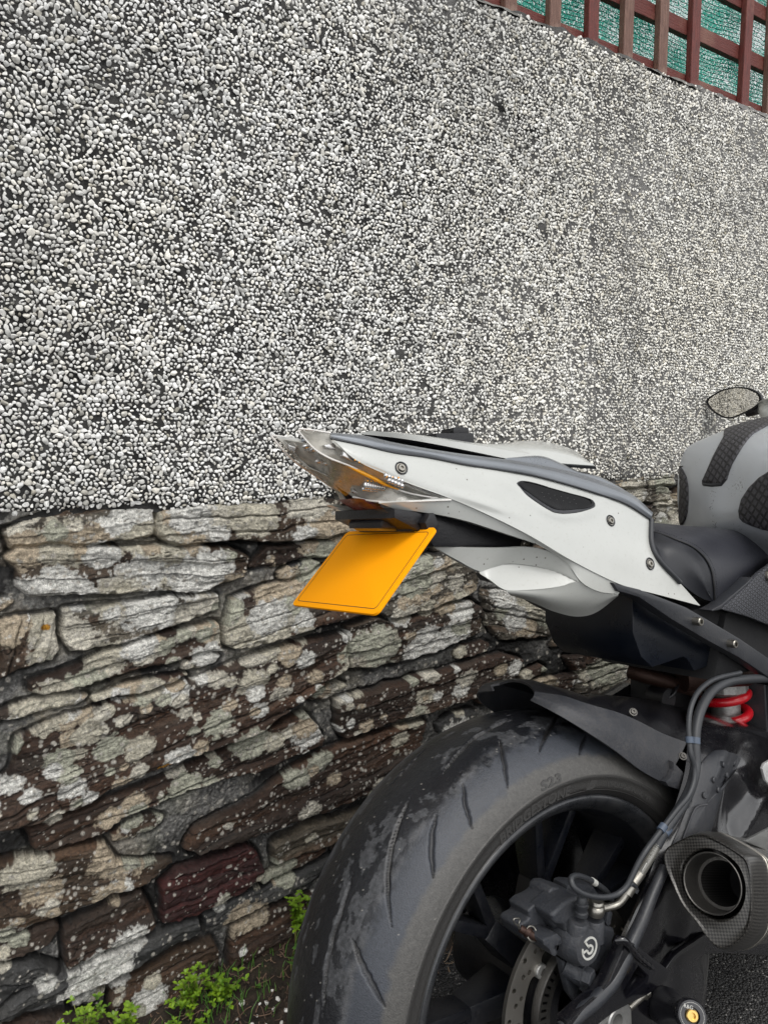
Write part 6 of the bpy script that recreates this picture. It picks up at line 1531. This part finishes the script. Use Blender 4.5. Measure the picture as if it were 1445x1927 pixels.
part('knee_pad', px_patch('knee_pad', z3([(1092, 1560), (1130, 1400), (1220, 1260), (1340, 1140), (1500, 1040), (1640, 1000)]), z3([(1100, 1640), (1150, 1690), (1260, 1740), (1380, 1780), (1500, 1810), (1640, 1840)]), bvT, .004, 70, 40, -.12, .006), PAD, tank, 60)
part('far_knee_pad', px_patch('far_knee_pad', z3([(372, 995), (420, 1060), (462, 1150), (480, 1250), (484, 1400), (474, 1560), (450, 1650), (410, 1720)]), z3([(375, 1010), (378, 1090), (382, 1170), (385, 1260), (380, 1400), (372, 1560), (376, 1650), (392, 1740)]), bvT, .004, 50, 16, .09, .006), PAD, tank, 60)
# seat
s0 = KR([(1343, 1133, -.132), (1341, 1100, -.137), (1337, 1075, -.136), (1326, 1052, -.131), (1303, 1030, -.120), (1267, 1014, -.098), (1225, 1000, -.055), (1190, 992, 0)])
s1 = KR([(1362, 1121, -.130), (1362, 1095, -.138), (1356, 1065, -.136), (1342, 1038, -.126), (1315, 1014, -.108), (1275, 1000, -.080), (1240, 990, -.045), (1205, 984, 0)])
s2 = KR([(1392, 1098, -.126), (1390, 1075, -.134), (1380, 1048, -.130), (1362, 1020, -.115), (1335, 1002, -.090), (1300, 993, -.062), (1265, 988, -.032), (1235, 984, 0)])
s3 = KR([(1420, 1078, -.118), (1420, 1060, -.124), (1412, 1036, -.118), (1396, 1012, -.100), (1368, 999, -.075), (1335, 993, -.050), (1300, 990, -.025), (1270, 988, 0)])
s4 = KR([(1475, 1046, -.105), (1478, 1036, -.110), (1472, 1022, -.104), (1452, 1008, -.088), (1420, 1001, -.066), (1385, 998, -.044), (1350, 996, -.022), (1318, 995, 0)])
gS = loft_grid([s0, s1, s2, s3, s4], 60, 40)
seat = part('rider_seat', sheet_mesh('rider_seat', [gS], .004, mirror=True), LEATH, None, 60)
sk0 = KR([(1343, 1134, -.131), (1317, 1124, -.132), (1285, 1101, -.128), (1249, 1065, -.116), (1230, 1026, -.098), (1200, 1010, -.05), (1170, 1005, 0)])
part('seat_back_panel', sheet_mesh('seat_back_panel', [loft_grid([[s0[0]]+[s0[i] for i in (1, 2, 3, 4, 5, 6, 7)], KR([(1332, 1118, -.140), (1322, 1095, -.143), (1308, 1070, -.138), (1286, 1045, -.126), (1255, 1026, -.104), (1215, 1010, -.055), (1180, 1000, 0)]), sk0], 60, 16)], .003, mirror=True), paint('seat_side_vinyl', (.010, .011, .015), .42, bumpy=.0003), seat, 60)
st = spline([P3(p)+Vector((0, -.0015, .0008)) for p in s0[:7]], 46); stm = bmesh.new()
for i in range(45):
    a_, b_ = Vector(st[i]), Vector(st[i]+(st[i+1]-st[i])*.62); off = Vector((.0042, -.001, .0016)); cone_mesh('', a_+off, b_+off, .0005, .0005, 6, stm)
part('stitching', bm_done(stm, 'stitching'), RUBB, seat, 60)
part('seat_piping', tube('seat_piping', [P3(p)+Vector((0, -.001, 0)) for p in s0[:7]], .0014, 120, 8), paint('piping_black', (.006, .006, .007), .5), seat, 60)
# patterned guard below the seat
gdp = [(1352, 1146), (1372, 1129), (1403, 1101), (1424, 1078), (1475, 1040), (1620, 1060), (1620, 1240), (1445, 1177), (1403, 1160)]
me = extrude_poly(pxpoly(gdp, -.122), -.125, -.118, .002); V = np.array([v.co[:] for v in me.vertices]); set_uv(me, V[:, [0, 2]])
part('side_guard', me, TEX, None, 30)
part('guard_lip', extrude_poly(pxpoly([(1335, 1148), (1353, 1138), (1400, 1098), (1412, 1086), (1416, 1092), (1404, 1102), (1372, 1130), (1352, 1147), (1338, 1150)], -.121), -.123, -.104, .0015), SATIN, None, 30)
part('guard_bolt', lathe('guard_bolt', [(0, .008), (.004, .008), (.005, .006), (.005, 0)], B(1444, 1083, -.125), (0, -1, 0), 28), STEEL, None, 35)
# mirror and the corner of the front fairing
my = .35
mo_ = [(1327, 756), (1332, 748), (1345, 740), (1358, 733), (1376, 729), (1392, 728), (1407, 730), (1420, 735), (1429, 741), (1433, 751), (1426, 763), (1412, 772), (1391, 782), (1378, 787), (1366, 788), (1352, 783), (1338, 773), (1330, 764)]
mc = B(1380, 757, my)
# the glass faces back and slightly out to the wall side so that it shows the pebbledash
mn_ = ((camV-mc).normalized()+Vector((-1.0, .17, -.01)).normalized()*1.0).normalized()
def on_m(px, py, t=0): return BMI @ on_plane(px, py, BM @ (mc-mn_*t), BM.to_3x3() @ mn_)
oM = [on_m(*p) for p in mo_]; cM = sum(oM, Vector())/len(oM)
ms0 = np.array(spline([tuple(p) for p in oM], 60, True))
def msec(f, t): return [np.array(cM)+(p-np.array(cM))*f-np.array(mn_)*t for p in ms0]
mirror = part('mirror', np_mesh('mirror', np.array([msec(.93, .002), msec(.95, -.001), msec(.99, -.001), msec(1.0, .003), msec(1.0, .012), msec(.85, .030), msec(.45, .042), msec(.02, .046)]).reshape(-1, 3), grid_faces(8, 60, wrap_v=True)), BLACKP, None, 40)
part('mirror_glass', np_mesh('mirror_glass', np.array([msec(.90, .0006), msec(.5, .0006), msec(.01, .0006)]).reshape(-1, 3), grid_faces(3, 60, wrap_v=True)), MIRR, mirror, 60)
part('mirror_stalk', tube('mirror_stalk', [on_m(1405, 775, .02), B(1428, 770, .30), B(1470, 775, .22), B(1520, 785, .15)], lambda t: .014-.004*t, 30, 14), BLACKP, mirror, 60)
part('front_fairing', sheet_mesh('front_fairing', [loft_grid([[(1424, 757, .30), (1445, 748, .24), (1500, 740, .16), (1600, 735, .0)], [(1425, 764, .305), (1446, 760, .25), (1505, 760, .17), (1605, 765, 0)], [(1428, 776, .30), (1440, 782, .25), (1505, 800, .18), (1605, 830, 0)], [(1440, 800, .29), (1470, 860, .24), (1530, 920, .19), (1640, 960, .12)]], 40, 20)], .004), WHITE, None, 30)
# the rest of the machine, out of frame ahead: fork, front wheel, nose
fw = part('front_wheel', lathe('front_wheel', [(-.05, .22), (-.045, .235), (-.02, .215), (.02, .215), (.045, .235), (.05, .22)], Vector((1.43, 0, .30)), (0, 1, 0), 90), RIMB, None, 40)
part('tyre', lathe('tyre', [(.06*math.sin(a), .245+.055*math.cos(a)) for a in np.linspace(-2.2, 2.2, 30)], Vector((1.43, 0, .30)), (0, 1, 0), 120), SIDEM, fw, 60)
for k in range(7):
    me = spoke_mesh(360/7*k)
    for v in me.vertices: v.co += Vector((1.43, .018, -.018))
    part('spoke', me, RIMB, fw, 45)
for s in (-.10, .10): part('fork_leg', tube('fork_leg', [Vector((1.43, s, .30)), Vector((1.30, s, .62)), Vector((1.17, s, .93))], .026, 10, 20), SATIN, None, 60)
part('belly_fairing', sheet_mesh('belly_fairing', [loft_grid([[Vector((.66, -.13, .22)), Vector((.9, -.15, .17)), Vector((1.15, -.10, .30))], [Vector((.62, -.19, .42)), Vector((.95, -.215, .42)), Vector((1.2, -.17, .52))], [Vector((.64, -.20, .66)), Vector((1.0, -.215, .68)), Vector((1.36, -.13, .74))], [Vector((.74, -.195, .84)), Vector((1.05, -.19, .90)), Vector((1.42, -.08, .84))]], 30, 30)], .004, mirror=True), WHITE, None, 40)
part('lower_tank_cover', sheet_mesh('lower_tank_cover', [loft_grid([[Vector((.52, -.185, .93)), Vector((.66, -.20, .96)), Vector((.82, -.17, .97)), Vector((.94, -.12, .96))], [Vector((.56, -.18, .80)), Vector((.70, -.195, .80)), Vector((.86, -.19, .80)), Vector((1.02, -.17, .82))]], 30, 10)], .004), SILVER, None, 40)
